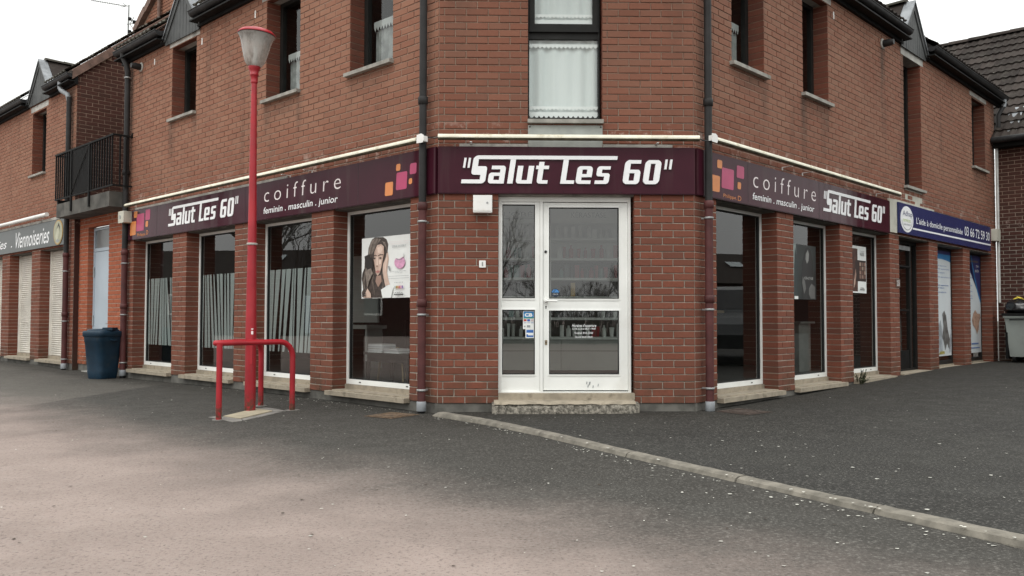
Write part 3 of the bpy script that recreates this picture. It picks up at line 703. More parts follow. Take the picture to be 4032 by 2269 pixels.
# big front window
x0, x1 = FU[0], FU[1]; yf = .09
fr = MB(); frame_of(fr, x0+.004, 1.694, 2.947, 4.95, yf, yf+.07, .012, .045, .05)
fr.box(x0+.016, 1.682, yf-.012, yf+.065, 3.905, 3.948).box(x0+.016, 1.682, yf+.02, yf+.065, 3.835, 3.905)
win = bpart('F', 'window', fr, M_BLACKF)
up_ = MB(); frame_of(up_, x0+.02, 1.678, 3.95, 4.93, yf+.002, yf+.055, .055, .045, .05); sub(win, 'upper_sash', up_, M_BLACKF)
sub(win, 'pane', MB().quad((x0+.01, yf+.04, 2.98), (1.69, yf+.04, 2.98), (1.69, yf+.04, 3.84), (x0+.01, yf+.04, 3.84)), M_GLASS2)
sub(win, 'pane', MB().quad((x0+.05, yf+.035, 3.98), (1.65, yf+.035, 3.98), (1.65, yf+.035, 4.9), (x0+.05, yf+.035, 4.9)), M_GLASS2)
curtain(win, x0+.02, 1.68, 3.05, 3.90, yf+.085, nw=5); sub(win, 'lace_band', zig(x0+.02, 1.68, 3.745, .05, yf+.055, 16), M_LACE); sub(win, 'lace_band', zig(x0+.02, 1.68, 3.085, .04, yf+.054, 18), M_LACE)
curtain(win, x0+.06, 1.64, 4.04, 4.92, yf+.085, nw=5); sub(win, 'lace_band', zig(x0+.06, 1.64, 4.075, .04, yf+.055, 16), M_LACE)
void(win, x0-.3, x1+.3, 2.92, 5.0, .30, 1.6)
sub(win, 'sill', MB().box(x0-.004, x1+.006, -.055, .12, 2.905, 2.945), M_SILLG)
bpart('F', 'metal_panel', MB().box(x0+.001, x1-.001, -.006, .02, 2.64, 2.890), plain('galvanised', (.34, .36, .335), .5, metal=.3, var=.14, scale=4, dirt=((.22, .23, .21), 5, .5)))
for x in (x0+.02, x1-.02): bpart('F', 'bolt', MB().lathe([(.009, 0), (.006, .006), (0.0001, .007)], (0, 0, 0), 8).__class__().box(x-.007, x+.007, -.013, -.006, 2.865, 2.879), M_INK)
def up_window(frame, a, b, c, d, side, cz=None, mat=M_SILLG):
    yf = .2; fr = MB(); frame_of(fr, a+.004, b-.004, c+.03, d, yf, yf+.06, .07, .08, .05)
    win = bpart(frame, 'window', fr, M_BLACKF)
    sub(win, 'pane', MB().quad((a+.07, yf+.03, c+.1), (b-.07, yf+.03, c+.1), (b-.07, yf+.03, d-.04), (a+.07, yf+.03, d-.04)), M_GLASS2)
    if cz: curtain(win, a+.08, b-.08, c+.13, cz, yf+.12, lace=False, nw=7, mat=M_CURT2); sub(win, 'lace_edging', zig(a+.08, b-.08, cz-.02, .12, yf+.085, 12), M_LACE2)
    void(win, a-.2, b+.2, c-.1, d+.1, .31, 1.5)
    e = .05; sub(win, 'sill', MB().box(a-e, b+.02 if frame == 'L' else b+e, -.06, .24, c-.012, c+.03), mat)
    return win
for (a, b, c, d), cz in zip(LU, (None, 4.32, 4.30)): up_window('L', a, b, c, d, 'L', cz)
for (a, b, c, d), cz in zip(RU, (4.30, None, None, None)): up_window('R', a, b, c, d, 'R', cz)
bpart('R', 'cream_panel', MB().box(6.215, 7.0, .0, .02, 2.66, 2.936), M_CREAM)
# concrete lintels over the upper windows
for fr_, a, b in (('L', -6.42, -5.40), ('L', -3.6, -2.55), ('L', -1.68, -.68), ('R', .7, 1.66), ('R', 2.5, 3.47), ('R', 6.1, 7.12), ('R', 9.72, 10.80)):
    bpart(fr_, 'window_lintel', MB().box(a, b, -.004, .26, 5.112 if b < 6 or b > 8 else 5.062, 5.19), M_CONC)

# ------------------------------------------------------------------ roofs, gutters, dormers
TILE_M = {}
def tile_mesh(mat):
    if mat.name in TILE_M: return TILE_M[mat.name]
    mb = MB(); n = 12; w = .30; h = .40
    prof = [(w*i/n, .022*(.5+.5*math.cos(4*math.pi*i/n))**1.2) for i in range(n+1)]
    v = []
    for z, lift in ((0, .045), (h, .005)):
        for x, y in prof: v.append((x, z, y+lift))
    for x, y in prof: v.append((x, 0, y+.045-.030))
    m = n+1; f = [(i, i+1, m+i+1, m+i) for i in range(n)]+[(2*m+i, 2*m+i+1, i+1, i) for i in range(n)]
    mb.add(v, f, False); TILE_M[mat.name] = mb.mesh('roof_tile', mat); return TILE_M[mat.name]
def tile_roof(P, Mloc, length, rise, nobj, mat, score=None, hole=None):
    """P: parent part (roof deck). Mloc: maps (along, upslope, normal) to P's space"""
    me = tile_mesh(mat); L = []
    for r_ in range(int(rise/.335)+1):
        for c_ in range(int(length/.295)+1):
            if hole and hole(c_*.295, r_*.335): continue
            L.append((c_*.295, r_*.335))
    if score: L.sort(key=lambda t: score(*t))
    for x, y in L[:nobj]:
        o = bpy.data.objects.new('roof_tile', me); COL.objects.link(o); o.parent = P
        o.matrix_local = Mloc @ Matrix.Translation((x, y, random.uniform(0, .006))) @ Matrix.Rotation(random.gauss(0, .006), 4, 'Z') @ Matrix.Rotation(random.gauss(0, .008), 4, 'Y')
    rest = L[nobj:]
    if rest:
        mb = MB(); bv = [v.co.copy() for v in me.vertices]; bf = [tuple(p.vertices) for p in me.polygons]
        for x, y in rest:
            T = Mloc @ Matrix.Translation((x, y, random.uniform(0, .006))); mb.add([T @ q for q in bv], bf)
        o = bpy.data.objects.new('roof_tiling', mb.mesh('roof_tiling', mat)); COL.objects.link(o); o.parent = P; o['kind'] = 'stuff'
PITCH = R_(40)
def slope_m(x, y, z, ang=PITCH):        # along +x, up-slope into +y
    return Matrix.Translation((x, y, z)) @ Matrix.Rotation(ang, 4, 'X')
def roof_deck(mk, x0, x1, y0, z0, rise, dx=None, hw=.62, nr=1.25):
    c, s_ = math.cos(PITCH), math.sin(PITCH); mb = MB()
    q = lambda a, b, r0, r1: mb.quad((a, y0+c*r0, z0+s_*r0), (b, y0+c*r0, z0+s_*r0), (b, y0+c*r1, z0+s_*r1), (a, y0+c*r1, z0+s_*r1))
    if dx is None: q(x0, x1, 0, rise)
    else: q(x0, dx-hw, 0, rise); q(dx+hw, x1, 0, rise); q(dx-hw, dx+hw, nr, rise)
    return mk('roof', mb)
def gutter(mk, x0, x1, z):
    fb = MB().box(x0, x1, -.045, .005, z-.015, z+.14); f = mk('fascia_board', fb, M_BLACK)
    sub(f, 'soffit', MB().box(x0, x1, -.175, -.046, z+.03, z+.05), M_BLACK)
    mb = MB(); n = 10; v = []
    for x in (x0, x1):
        for k in range(n+1):
            a = math.pi+math.pi*k/n; v.append((x, -.125+.075*math.cos(a), z+.175+.075*math.sin(a)))
    mb.add(v, [(k, n+1+k, n+2+k, k+1) for k in range(n)], True); mb.add(v[:n+1], [tuple(range(n+1))]); mb.add(v[n+1:], [tuple(range(n, -1, -1))])
    mb.tube([(x0, -.2, z+.178), (x1, -.2, z+.178)], .009, 6); mb.box(x0, x1, -.055, -.046, z+.1, z+.2)
    g = mk('gutter', mb, M_GUT); x = x0+.25
    while x < x1:
        sub(g, 'gutter_bracket', MB().box(x-.012, x+.012, -.207, -.05, z+.176, z+.184), M_DARKP); x += .55
    return g
mkL = lambda name, mb, mat=M_TILE_OLD: bpart('L', name, mb, mat)
mkR = lambda name, mb, mat=M_TILE: bpart('R', name, mb, mat)
def dormer(mk, cx, hw, zb, h, fl_right=True):
    nb = 11; w = 2*hw/nb; ap = zb+h
    top = lambda x: zb+.06+(h-.06)*(1-abs(x-cx)/hw)
    core = MB().poly([(cx-hw, zb), (cx+hw, zb), (cx+hw, zb+.05), (cx, ap), (cx-hw, zb+.05)], -.02, .0)
    D = mk('dormer', core, M_BLACK)
    for i in range(nb):
        a, b = cx-hw+i*w+.004, cx-hw+(i+1)*w-.004; pts = [(a, zb-.03), (b, zb-.03), (b, top(b))]
        if a < cx < b: pts.append((cx, top(cx)))
        pts.append((a, top(a))); sub(D, 'board', MB().poly(pts, -.036+random.uniform(-.002, .002), -.019), M_SLATE)
    for sg in (-1, 1):
        e = .10; d = Vector((sg*hw, -(h-.06))).normalized(); nn = Vector((d.y*-sg, d.x*sg)); nn = Vector((abs(nn.x)*sg, abs(nn.y)))
        p0 = Vector((cx, ap)); p1 = Vector((cx+sg*(hw+.05), top(cx+sg*hw)-.03))
        q = [p0, p1, p1+nn*.03, p0+Vector((0, .05))]
        sub(D, 'rake_trim', MB().poly([tuple(p0-Vector((0, .12))), tuple(p1-Vector((sg*.09, 0))), tuple(p1), tuple(p0)], -.052, -.036), M_SLATE)
        sl_ = MB(); t = .03
        A = (p0.x, -.07, p0.y+.045); B = (p1.x+nn.x*.03, -.07, p1.y+nn.y*.03); Y2 = 1.6
        sl_.quad(A, B, (B[0], .10, B[2]), (A[0], .10, A[2])); sl_.quad((A[0], -.07, A[2]-.035), (B[0], -.07, B[2]-.035), B, A)
        sub(D, 'flashing', sl_, M_ZINC)
        sub(D, 'dormer_slope', MB().quad((A[0], .10, A[2]+.015), (B[0], .10, B[2]+.015), (B[0], Y2, B[2]+.015), (A[0], Y2, A[2]+.015)), M_TILE)
    for k in range(4): 
        y = .06+k*.36
        mb = MB(); n = 6; v = []
        for yy, r_ in ((y, .085), (y+.39, .072)):
            for q in range(n+1):
                a = math.pi*q/n; v.append((cx+r_*1.1*math.cos(a), yy, ap+.03+r_*.75*math.sin(a)))
        mb.add(v, [(q, q+1, n+2+q, n+1+q) for q in range(n)], True); mb.add(v[:n+1], [tuple(range(n+1))]); sub(D, 'ridge_tile', mb, M_TILE_OLD)
# left slope of the salon roof
rd = roof_deck(mkL, -8.2, 1.5, -.14, EAVE+.19, 6.0, -5.95); 
tile_roof(rd, slope_m(-8.2, -.16, EAVE+.195), 7.9, 2.0, 0, M_TILE_OLD, hole=lambda x, y: abs(x+.15-8.2+5.95) < .74 and y < 1.2)
gutter(mkL, -8.22, -6.52, EAVE); gutter(mkL, -5.40, -.1, EAVE); dormer(mkL, -5.95, .58, 5.2, .80)
rd = roof_deck(mkR, -1.5, 11.4, -.14, EAVE+.19, 6.0, 6.62); tile_roof(rd, slope_m(.2, -.16, EAVE+.195), 11., 1.0, 0, M_TILE, hole=lambda x, y: abs(x+.15+.2-6.62) < .74)
gutter(mkR, .1, 6.12, EAVE); gutter(mkR, 7.18, 11.72, EAVE); dormer(mkR, 6.62, .57, 5.2, .80)
bpart('F', 'roof_front', MB().quad((-.3, -.1, 5.6), (W+.3, -.1, 5.6), (W+1.5, 3, 8.2), (-1.5, 3, 8.2)), M_TILE)
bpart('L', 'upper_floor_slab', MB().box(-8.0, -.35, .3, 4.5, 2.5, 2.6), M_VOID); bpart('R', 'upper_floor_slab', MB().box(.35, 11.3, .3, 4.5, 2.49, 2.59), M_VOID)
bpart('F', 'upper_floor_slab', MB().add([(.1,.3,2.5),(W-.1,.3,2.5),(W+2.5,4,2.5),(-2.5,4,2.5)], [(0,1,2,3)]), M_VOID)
bpart('L', 'end_wall', MB().box(-8.05, -8.02, .012, 4.6, 2.6, 5.25).add([(-8.05, .012, 5.25), (-8.05, 4.6, 5.25), (-8.05, 4.6, 9.3)], [(0, 1, 2)]), M_BRICK_SHADED)
# taller cross gable set back on the left slope
GY = 2.5
gp = [(-13.75, 7.7), (-13.75, 7.82), (-9.0, 10.55), (-7.9, 10.55), (-7.9, 2.95), (-10.44, 2.95), (-10.44, 7.4)]
gf = bpart('L', 'cross_gable', MB().poly(gp, GY+.011), M_MORTAR)
mb = MB(); k = 40
while k*CZ < 10.4:
    z0 = k*CZ; x = -14.2+(.5*PB if k % 2 else 0)
    while x < -8:
        if inpoly((x+.02, z0+.05), gp) and inpoly((x+PB-.02, z0+.05), gp): mb.cbox(x, x+PB-JT, GY, GY+.05, z0, z0+CZ-JT)
        x += PB
    k += 1
sub(gf, 'brickwork', mb, M_BRICK_L, kind='stuff')
for k in range(14):
    d = Vector((.867, .499)); a = Vector((-13.88, 7.70))+d*.36*k; b = a+d*.37; nn = Vector((-.499, .867))*.17
    sub(gf, 'verge_tile', MB().poly([tuple(a), tuple(b), tuple(b+nn+d*.01), tuple(a+nn*.92)], GY-.10-.010*(k % 2), GY+.1), M_VERGE)
sub(gf, 'downpipe', MB().tube([(-12.55, GY-.06, 7.4), (-12.55, GY-.06, 9.4)], .045, 8), M_VERGE)
# boiler flues
for fr_, x, z in (('L', -7.5, 5.04), ('R', 5.33, 5.03)):
    f = bpart(fr_, 'boiler_flue', MB().tube([(x, .02, z), (x, -.10, z), (x, -.17, z)], [.055, .055, .04], 12), M_DARKP)
    mb = MB(); Rm = Matrix.Rotation(math.pi/2, 3, 'X'); mb.lathe([(.055, .0), (.080, .0), (.080, .012), (.058, .02)], (x, -.001, z), 18, Rm); sub(f, 'collar', mb, M_CONC)
for fr_, x, z in (('L', -6.98, 5.02), ('L', -5.33, 4.98), ('L', -3.78, 5.0), ('R', 3.56, 5.0)): bpart(fr_, 'vent_slot', MB().box(x-.012, x+.012, -.006, .02, z-.05, z+.05), M_WHITE2)

# ------------------------------------------------------------------ downpipes
def downpipe(mk, x, ztop, zsw, zbot, clamps, joints, yo=-.085, r=.043):
    P = mk('downpipe', MB().tube([(x, yo, zsw), (x, yo, ztop)], r*.93, 14), M_DARKP)
    sub(P, 'lower_pipe', MB().tube([(x, yo, zbot+.10), (x, yo, zsw)], r, 14), M_MAROONP)
    for z in joints: sub(P, 'socket', MB().lathe([(r, z-.03), (r+.009, z-.026), (r+.009, z+.045), (r+.004, z+.05), (r, z+.052)], (x, yo, 0), 14), M_MAROONP if z < zsw+.01 else M_DARKP)
    for z in clamps:
        c = sub(P, 'clamp', MB().lathe([(r+.001, z-.011), (r+.008, z-.009), (r+.008, z+.009), (r+.001, z+.011)], (x, yo, 0), 14), M_STEEL)
        sub(P, 'clamp_stem', MB().box(x-.008, x+.008, yo+r, .01, z-.008, z+.008), M_STEEL)
    sub(P, 'zinc_collar', MB().lathe([(r+.005, zbot), (r+.007, zbot+.005), (r+.007, zbot+.095), (r+.003, zbot+.1)], (x, yo, 0), 14), M_ZINC)
    sub(P, 'drain_stub', MB().lathe([(r-.004, zbot-.08), (r-.004, zbot+.01)], (x, yo, 0), 12), M_BLACK)
    return P
downpipe(mkL, -.148, 5.3, 2.03, .005-.09, (1.88, .91, .13), (2.03, 1.02, 3.14))
downpipe(mkR, .142, 5.3, 2.06, .005-.09, (1.93, .97, .15), (2.06, 1.07, 3.14))
p = downpipe(mkL, -7.88, 5.05, 2.03, -.10, (1.78, .92, .12, 4.92), (1.95, 1.05, 3.3), yo=-.07, r=.05)
sub(p, 'swan_neck', MB().tube([(-7.95, -.13, 5.42), (-7.95, -.13, 5.28), (-7.90, -.09, 5.16), (-7.88, -.07, 5.0)], .046, 10), M_DARKP)
p = bpart('R', 'downpipe', MB().tube([(11.55, -.14, 5.38), (11.55, -.14, 5.22), (11.42, -.06, 5.0), (11.42, -.06, 4.55)], .045, 10), M_DARKP)
sub(p, 'zinc_bend', MB().tube([(11.55, -.14, 5.33), (11.55, -.14, 5.25), (11.53, -.13, 5.17)], .049, 10), M_ZINC)
bpart('R', 'conduit', MB().tube([(11.27, -.06, 1.20), (11.27, -.06, 4.3)], .028, 10), plain('conduit_grey', (.52, .52, .50), .5))

# ------------------------------------------------------------------ fascia signs
u0 = .24; SX = (2.397-.24)/(2036-343)
def salut(ox, oz, sx, sz, y0, y1):
    """hand-drawn slanted lettering with the long bar running off the capital S"""
    out = []; k = [0]
    def rr(x0, x1, h0, h1, tl=0, tr=0, br=0, bl=0):
        pts = []
        def cor(cx, cy, r, a):
            if r == 0: pts.append((cx, cy)); return
            dx, dy = (-r if a in (90, 180) else r), (-r if a in (180, 270) else r)
            cx2 = cx+(r if a in (90, 180) else -r); cy2 = cy+(r if a in (180, 270) else -r)
            for i in range(5):
                t = math.radians(a+90*i/4); pts.append((cx2+r*math.cos(t), cy2+r*math.sin(t)))
        cor(x1, h1, tr, 0); cor(x0, h1, tl, 90); cor(x0, h0, bl, 180); cor(x1, h0, br, 270)
        out.append([(ox+(p[0]+.15*p[1]-343)*sx, oz+p[1]*sz) for p in pts])
    L = []
    def word(): L.append(list(out)); out.clear()
    rr(339, 357, 127, 208); rr(375, 393, 127, 208); word()
    rr(343, 500, 0, 31); rr(489, 536, 0, 140, 0, 20, 32, 0); rr(413, 536, 70, 140, 0, 20, 0, 24); rr(413, 458, 70, 228, 40, 0, 0, 24); rr(440, 1583, 198, 228, 20); word()
    rr(645, 688, 0, 145, 0, 24); rr(573, 670, 116, 145); rr(557, 600, 0, 88, 24, 0, 0, 24); rr(575, 650, 62, 88); rr(575, 650, 0, 28); word()
    rr(716, 760, 0, 200); word()
    rr(784, 828, 0, 145, 0, 0, 0, 26); rr(805, 880, 0, 28); rr(872, 916, 0, 145); word()
    rr(953, 995, 0, 178, 0, 0, 0, 26); rr(933, 1037, 119, 147); rr(975, 1042, 0, 28); word()
    rr(1147, 1190, 0, 200); rr(1165, 1258, 0, 28); word()
    rr(1270, 1314, 0, 145, 28, 0, 0, 28); rr(1295, 1370, 118, 145); rr(1352, 1396, 55, 145, 0, 28); rr(1300, 1394, 55, 80); rr(1295, 1392, 0, 28); word()
    rr(1432, 1474, 62, 145, 26, 0, 0, 20); rr(1455, 1540, 118, 145); rr(1455, 1520, 62, 88); rr(1497, 1540, 0, 88, 0, 20, 26); rr(1426, 1520, 0, 28); word()
    rr(1653, 1700, 0, 197, 36, 0, 0, 36); rr(1680, 1782, 168, 197); rr(1680, 1765, 0, 28); rr(1742, 1788, 0, 118, 0, 26, 30); rr(1690, 1765, 90, 118); word()
    rr(1818, 1864, 0, 197, 36, 0, 0, 36); rr(1902, 1950, 0, 197, 0, 36, 36); rr(1845, 1925, 168, 197); rr(1845, 1925, 0, 28); word()
    rr(1979, 1997, 122, 203); rr(2017, 2036, 122, 203); word()
    res = []
    for g in L:
        mb = MB()
        for i, p in enumerate(g): mb.poly(p, y0-.0004*i, y1)
        res.append(mb)
    return res
def sign(frame, name, x0, x1, label):
    T = thing('shop_sign', label, 'sign', frame, ((x0+x1)/2, -.02, 2.17), 'salon fascia signs')
    part(T, 'sign_panel', MB().box(x0, x1, -.035, .0, 2.172, 2.648), M_SIGN)
    part(T, 'panel_edge', MB().box(x0, x1, -.030, -.005, 2.6485, 2.656).box(x0, x1, -.03, -.005, 2.164, 2.1715), M_SIGN)
    return T
def seams(T, xs):
    for x in xs: part(T, 'panel_seam', MB().box(x-.0018, x+.0018, -.0362, -.034, 2.172, 2.648), M_INK)
def logo(T, items, y=-.037, r=.02):
    for x0, x1, z0, z1, m in items: part(T, 'logo_block', MB().poly([(p[0]+.06*(p[1]-z0), p[1]) for p in rrect(x0, x1, z0, z1, r)], y), m)
T = sign('F', 'front', .0, W-.0, 'maroon fascia sign with raised white slanted lettering above the white shop door')
for mb in salut(u0, 2.268, SX, SX*1.0, -.058, -.0355): part(T, 'raised_letter', mb, M_LET)
for x in (.2, .75, 1.3, 1.9, 2.5):
    for z in (2.185, 2.635): part(T, 'rivet', MB().box(x-.004, x+.004, -.038, -.035, z-.004, z+.004), M_BLACK)
T = sign('L', 'left', -8.0, -.005, 'long maroon fascia sign above the left shop windows behind the red lamp post')
seams(T, (-6.72, -3.92, -1.35)); sxl = (4.147-6.30)/(343-2036)
for mb in salut(-6.30, 2.285, sxl, .00130, -.0405, -.0355): part(T, 'raised_letter', mb, M_LET)
letters(T, M_LETPINK, 'coiffure', -3.43, -1.69, 2.395, 2.585, -.037, .05, -.012, 0, 1.5)
letters(T, M_LET, 'feminin . masculin . junior', -3.44, -1.75, 2.215, 2.325, -.037, .12, .006)
logo(T, [(-.655, -.58, 2.475, 2.55, M_ORANGE), (-.42, -.31, 2.412, 2.528, M_PINK), (-.655, -.47, 2.265, 2.455, M_PINK), (-.437, -.38, 2.308, 2.37, M_ORANGE), (-.85, -.71, 2.22, 2.368, M_ORANGE)])
BL = [(-7.61, -7.475, 2.525, 2.63, M_ORANGE), (-7.51, -7.21, 2.293, 2.575, M_PINK), (-7.155, -6.98, 2.451, 2.622, M_PINK), (-7.145, -7.05, 2.342, 2.435, M_ORANGE), (-7.76, -7.53, 2.239, 2.468, M_ORANGE)]
logo(T, BL); letters(T, M_ORANGE, 'Philippe.', -7.46, -7.13, 2.195, 2.255, -.037); letters(T, M_ORANGE, 'D', -7.11, -7.04, 2.215, 2.285, -.037)
T = sign('R', 'right', .005, 5.45, 'maroon fascia sign with pink and orange logo above the right shop windows')
logo(T, [(.205, .257, 2.466, 2.515, M_PINK), (.40, .505, 2.502, 2.592, M_ORANGE), (.49, .75, 2.294, 2.52, M_PINK), (.82, .985, 2.446, 2.585, M_PINK), (.837, .915, 2.321, 2.40, M_ORANGE), (.25, .45, 2.239, 2.415, M_ORANGE)])
letters(T, M_ORANGE, 'Philippe.', .53, .82, 2.185, 2.235, -.037); letters(T, M_ORANGE, 'D', .845, .92, 2.19, 2.245, -.037)
letters(T, M_LETPINK, 'coiffure', 1.20, 2.86, 2.382, 2.575, -.037, .05, -.012, 0, 1.5)
letters(T, M_LET, 'feminin . masculin . junior', 1.185, 2.81, 2.215, 2.32, -.037, .12, .006)
seams(T, (1.08, 2.96)); sxr = (5.2-3.08)/(2036-343)
for mb in salut(3.08, 2.285, sxr, .00128, -.0405, -.0355): part(T, 'raised_letter', mb, M_LET)
bpart('R', 'cream_panel', MB().box(5.455, 5.76, -.03, .0, 2.19, 2.70), M_CREAM)
bpart('R', 'cream_panel', MB().box(5.765, 7.55, -.012, .0, 2.672, 2.715), M_CREAM)
T = thing('shop_sign', 'dark blue fascia sign with white round emblem and telephone number', 'sign', 'R', (8.2, -.03, 2.2))
part(T, 'sign_panel', MB().box(5.765, 10.74, -.055, -.015, 2.20, 2.67), M_SIGNBLUE)
part(T, 'emblem_disc', MB().poly([(6.112+.285*math.cos(a*.1963), 2.43+.205*math.sin(a*.1963)) for a in range(32)], -.057), M_LET)
letters(T, plain('ink_navy', (.05, .06, .14), .5), 'Adhap', 5.93, 6.345, 2.455, 2.56, -.0585, 0, .004)
letters(T, plain('ink_green', (.42, .55, .16), .5), 'services', 5.94, 6.27, 2.385, 2.445, -.0585)
letters(T, M_INKG, "L'aide à domicile", 5.95, 6.27, 2.335, 2.37, -.0585)
ri = MB(); pa = [(6.112+.22*math.cos(a*.1), 2.43+.16*math.sin(a*.1)) for a in range(33, 66)]; pb = [(6.112+.235*math.cos(a*.1), 2.43+.172*math.sin(a*.1)) for a in range(33, 66)]
for i in range(32): ri.quad((pa[i][0], -.0585, pa[i][1]), (pb[i][0], -.0585, pb[i][1]), (pb[i+1][0], -.0585, pb[i+1][1]), (pa[i+1][0], -.0585, pa[i+1][1]))
part(T, 'emblem_ring', ri, M_INKG)
letters(T, M_LET, "L'aide à domicile personnalisée", 6.54, 8.95, 2.365, 2.50, -.057, 0, .006)
letters(T, M_LET, '03 66 72 59 30', 9.07, 10.67, 2.39, 2.56, -.057, 0, .008)
part(T, 'white_rule', MB().poly([(6.36, 2.292), (10.735, 2.305), (10.735, 2.335), (6.36, 2.318)], -.057), M_LET)

# ------------------------------------------------------------------ tube lights over the signs
def tube_light(frame, x0, x1, z, label, caps, brks, r=.032):
    T = thing('tube_light', label, 'light', frame, ((x0+x1)/2, -.12, z-.05), 'strip lights over the salon signs')
    def half(a0, a1, rr_):
        mb = MB(); n_ = 10; v = [(x, -.12+rr_*math.cos(a0+(a1-a0)*k/n_), z+rr_*math.sin(a0+(a1-a0)*k/n_)) for x in (x0, x1) for k in range(n_+1)]
        mb.add(v, [(k, k+1, n_+2+k, n_+1+k) for k in range(n_)], True); mb.add(v[:n_+1], [tuple(range(n_, -1, -1))]); mb.add(v[n_+1:], [tuple(range(n_+1))]); return mb
    part(T, 'tube_cover', half(-.35, math.pi+.30, r), M_TUBE)
    part(T, 'lower_half', half(math.pi+.30, 2*math.pi-.35, r-.001), plain('underside_dark', (.10, .088, .055), .8, var=.5, scale=9))  # lower half of the tube in a darker colour
    for x in caps: part(T, 'end_cap', MB().poly([(y_*.9+x, z_) for y_, z_ in ((-.06, z-.045), (.05, z-.048), (.07, z-.02), (.06, z+.03), (.02, z+.048), (-.06, z+.042))], -.165, -.16).box(x-.03, x+.03, -.16, -.085, z-.028, z+.028), M_WHITE2)
    for x in brks: part(T, 'bracket', MB().box(x-.012, x+.012, -.13, .0, z-.052, z-.046).box(x-.012, x+.012, -.006, .0, z-.085, z-.052), M_WHITE2)
tube_light('F', .005, 2.70, 2.735, 'straight white tube light above the front salon sign', (), (.342, 2.269))
tube_light('L', -7.74, -.19, 2.735, 'long tube light above the left salon sign', (-.10,), (-6.2, -4.5, -2.85, -2.35))
tube_light('R', .20, 5.62, 2.765, 'long white tube light above the right salon sign', (.14,), (2.0, 2.55, 5.0))
one('cable', MB().tube([(-.1, -.13, 2.73), (-.03, -.10, 2.725), (.02, -.12, 2.735)], .006, 6), M_INK, 'short black cable joining tube lights at the left corner', 'cable', 'F')
one('cable', MB().tube([(2.70, -.12, 2.735), (2.74, -.10, 2.72), (2.80, -.08, 2.72)], .006, 6), M_INK, 'short black cable joining tube lights at the right corner', 'cable', 'F')
for x0_, x1_, lb in ((.22, .93, 'left'), (1.718, 2.44, 'right')):
    one('mounting_batten', MB().box(x0_, x1_, -.022, .0, 2.6585, 2.688), M_CONC, 'weathered grey batten above the front sign, %s of the metal panel' % lb, 'batten', 'F')
one('mounting_batten', MB().box(-7.6, -2.9, -.026, .0, 2.658, 2.69), M_CONC, 'long weathered batten above the left salon sign', 'batten', 'L')
T = thing('junction_box', 'cream metal box on the wall left of the salon sign', 'box', 'L', (-7.75, -.1, 2.44))
part(T, 'box_body', MB().poly(rrect(-7.93, -7.70, 2.45, 2.645, .01), -.17, -.005), M_CREAM); part(T, 'box_lens', MB().poly(arc((-7.84, 2.55), .03, 0, 6.1, 12), -.176, -.17), M_INKG)
T = thing('alarm_box', 'white locked metal box under the left end of the front sign', 'box', 'F', (.465, -.06, 1.955))
part(T, 'box_body', MB().poly(rrect(.366, .563, 1.962, 2.14, .006), -.10, -.001), M_WHITE2); part(T, 'cover', MB().poly(rrect(.369, .560, 1.978, 2.138, .006), -.106, -.101), M_WHITE2)
part(T, 'lock', MB().poly(arc((.512, 2.06), .011, 0, 6.1, 12), -.109, -.106), M_STEEL)
T = thing('key_switch', 'small white key switch on the brick pier left of the door', 'switch', 'F', (.4625, -.01, 1.398))
part(T, 'plate', MB().poly(rrect(.428, .497, 1.40, 1.473, .005), -.016, -.001), M_WHITE2)
part(T, 'key_cylinder', MB().poly(rrect(.457, .469, 1.415, 1.458, .006), -.019, -.016), M_STEEL)
T = thing('junction_box', 'beige box on the pier beside the white conduit', 'box', 'R', (11.1, -.05, 2.4))
part(T, 'box_body', MB().poly(rrect(11.0, 11.24, 2.42, 2.66, .01), -.11, -.001), M_CREAM)
T = thing('number_plate', 'small brown house number plate beside the black glass door', 'plate', 'R', (5.84, -.01, 1.4))
part(T, 'plate', MB().box(5.75, 5.90, -.012, -.001, 1.36, 1.49), M_VERGE); part(T, 'lettering', tmesh('255', 5.765, 5.885, 1.385, 1.465, -.0135), M_LET)

# ------------------------------------------------------------------ black glazed door of the blue-sign shop
a, b = RG[3]
fr = MB(); frame_of(fr, a+.005, b-.005, -.0, 2.15, .2, .27, .05, .06, .05); fr.box(6.95, 7.03, .201, .269, .06, 2.10)
ad = bpart('R', 'glazed_door', fr, M_BLACKF)
sub(ad, 'pane', MB().quad((a+.05, .23, .05), (6.95, .23, .05), (6.95, .23, 2.1), (a+.05, .23, 2.1)), M_GLASS); sub(ad, 'pane', MB().quad((7.03, .23, .05), (b-.05, .23, .05), (b-.05, .23, 2.1), (7.03, .23, 2.1)), M_GLASS)
sub(ad, 'push_rail', MB().tube([(6.0, .18, 1.72), (6.9, .18, 1.72)], .02, 8).box(6.0, 6.9, .198, .205, 1.0, 1.03), M_BLACK)
sub(ad, 'closer', MB().box(6.35, 6.9, .17, .2, 1.99, 2.06), M_STEEL); sub(ad, 'lower_panel', MB().box(a+.055, 6.94, .215, .235, .06, .36), M_BLACK)
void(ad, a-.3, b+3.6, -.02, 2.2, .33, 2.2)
bpart('R', 'threshold', MB().box(a+.01, b-.01, -.05, .25, -.05, .028), M_STONE)

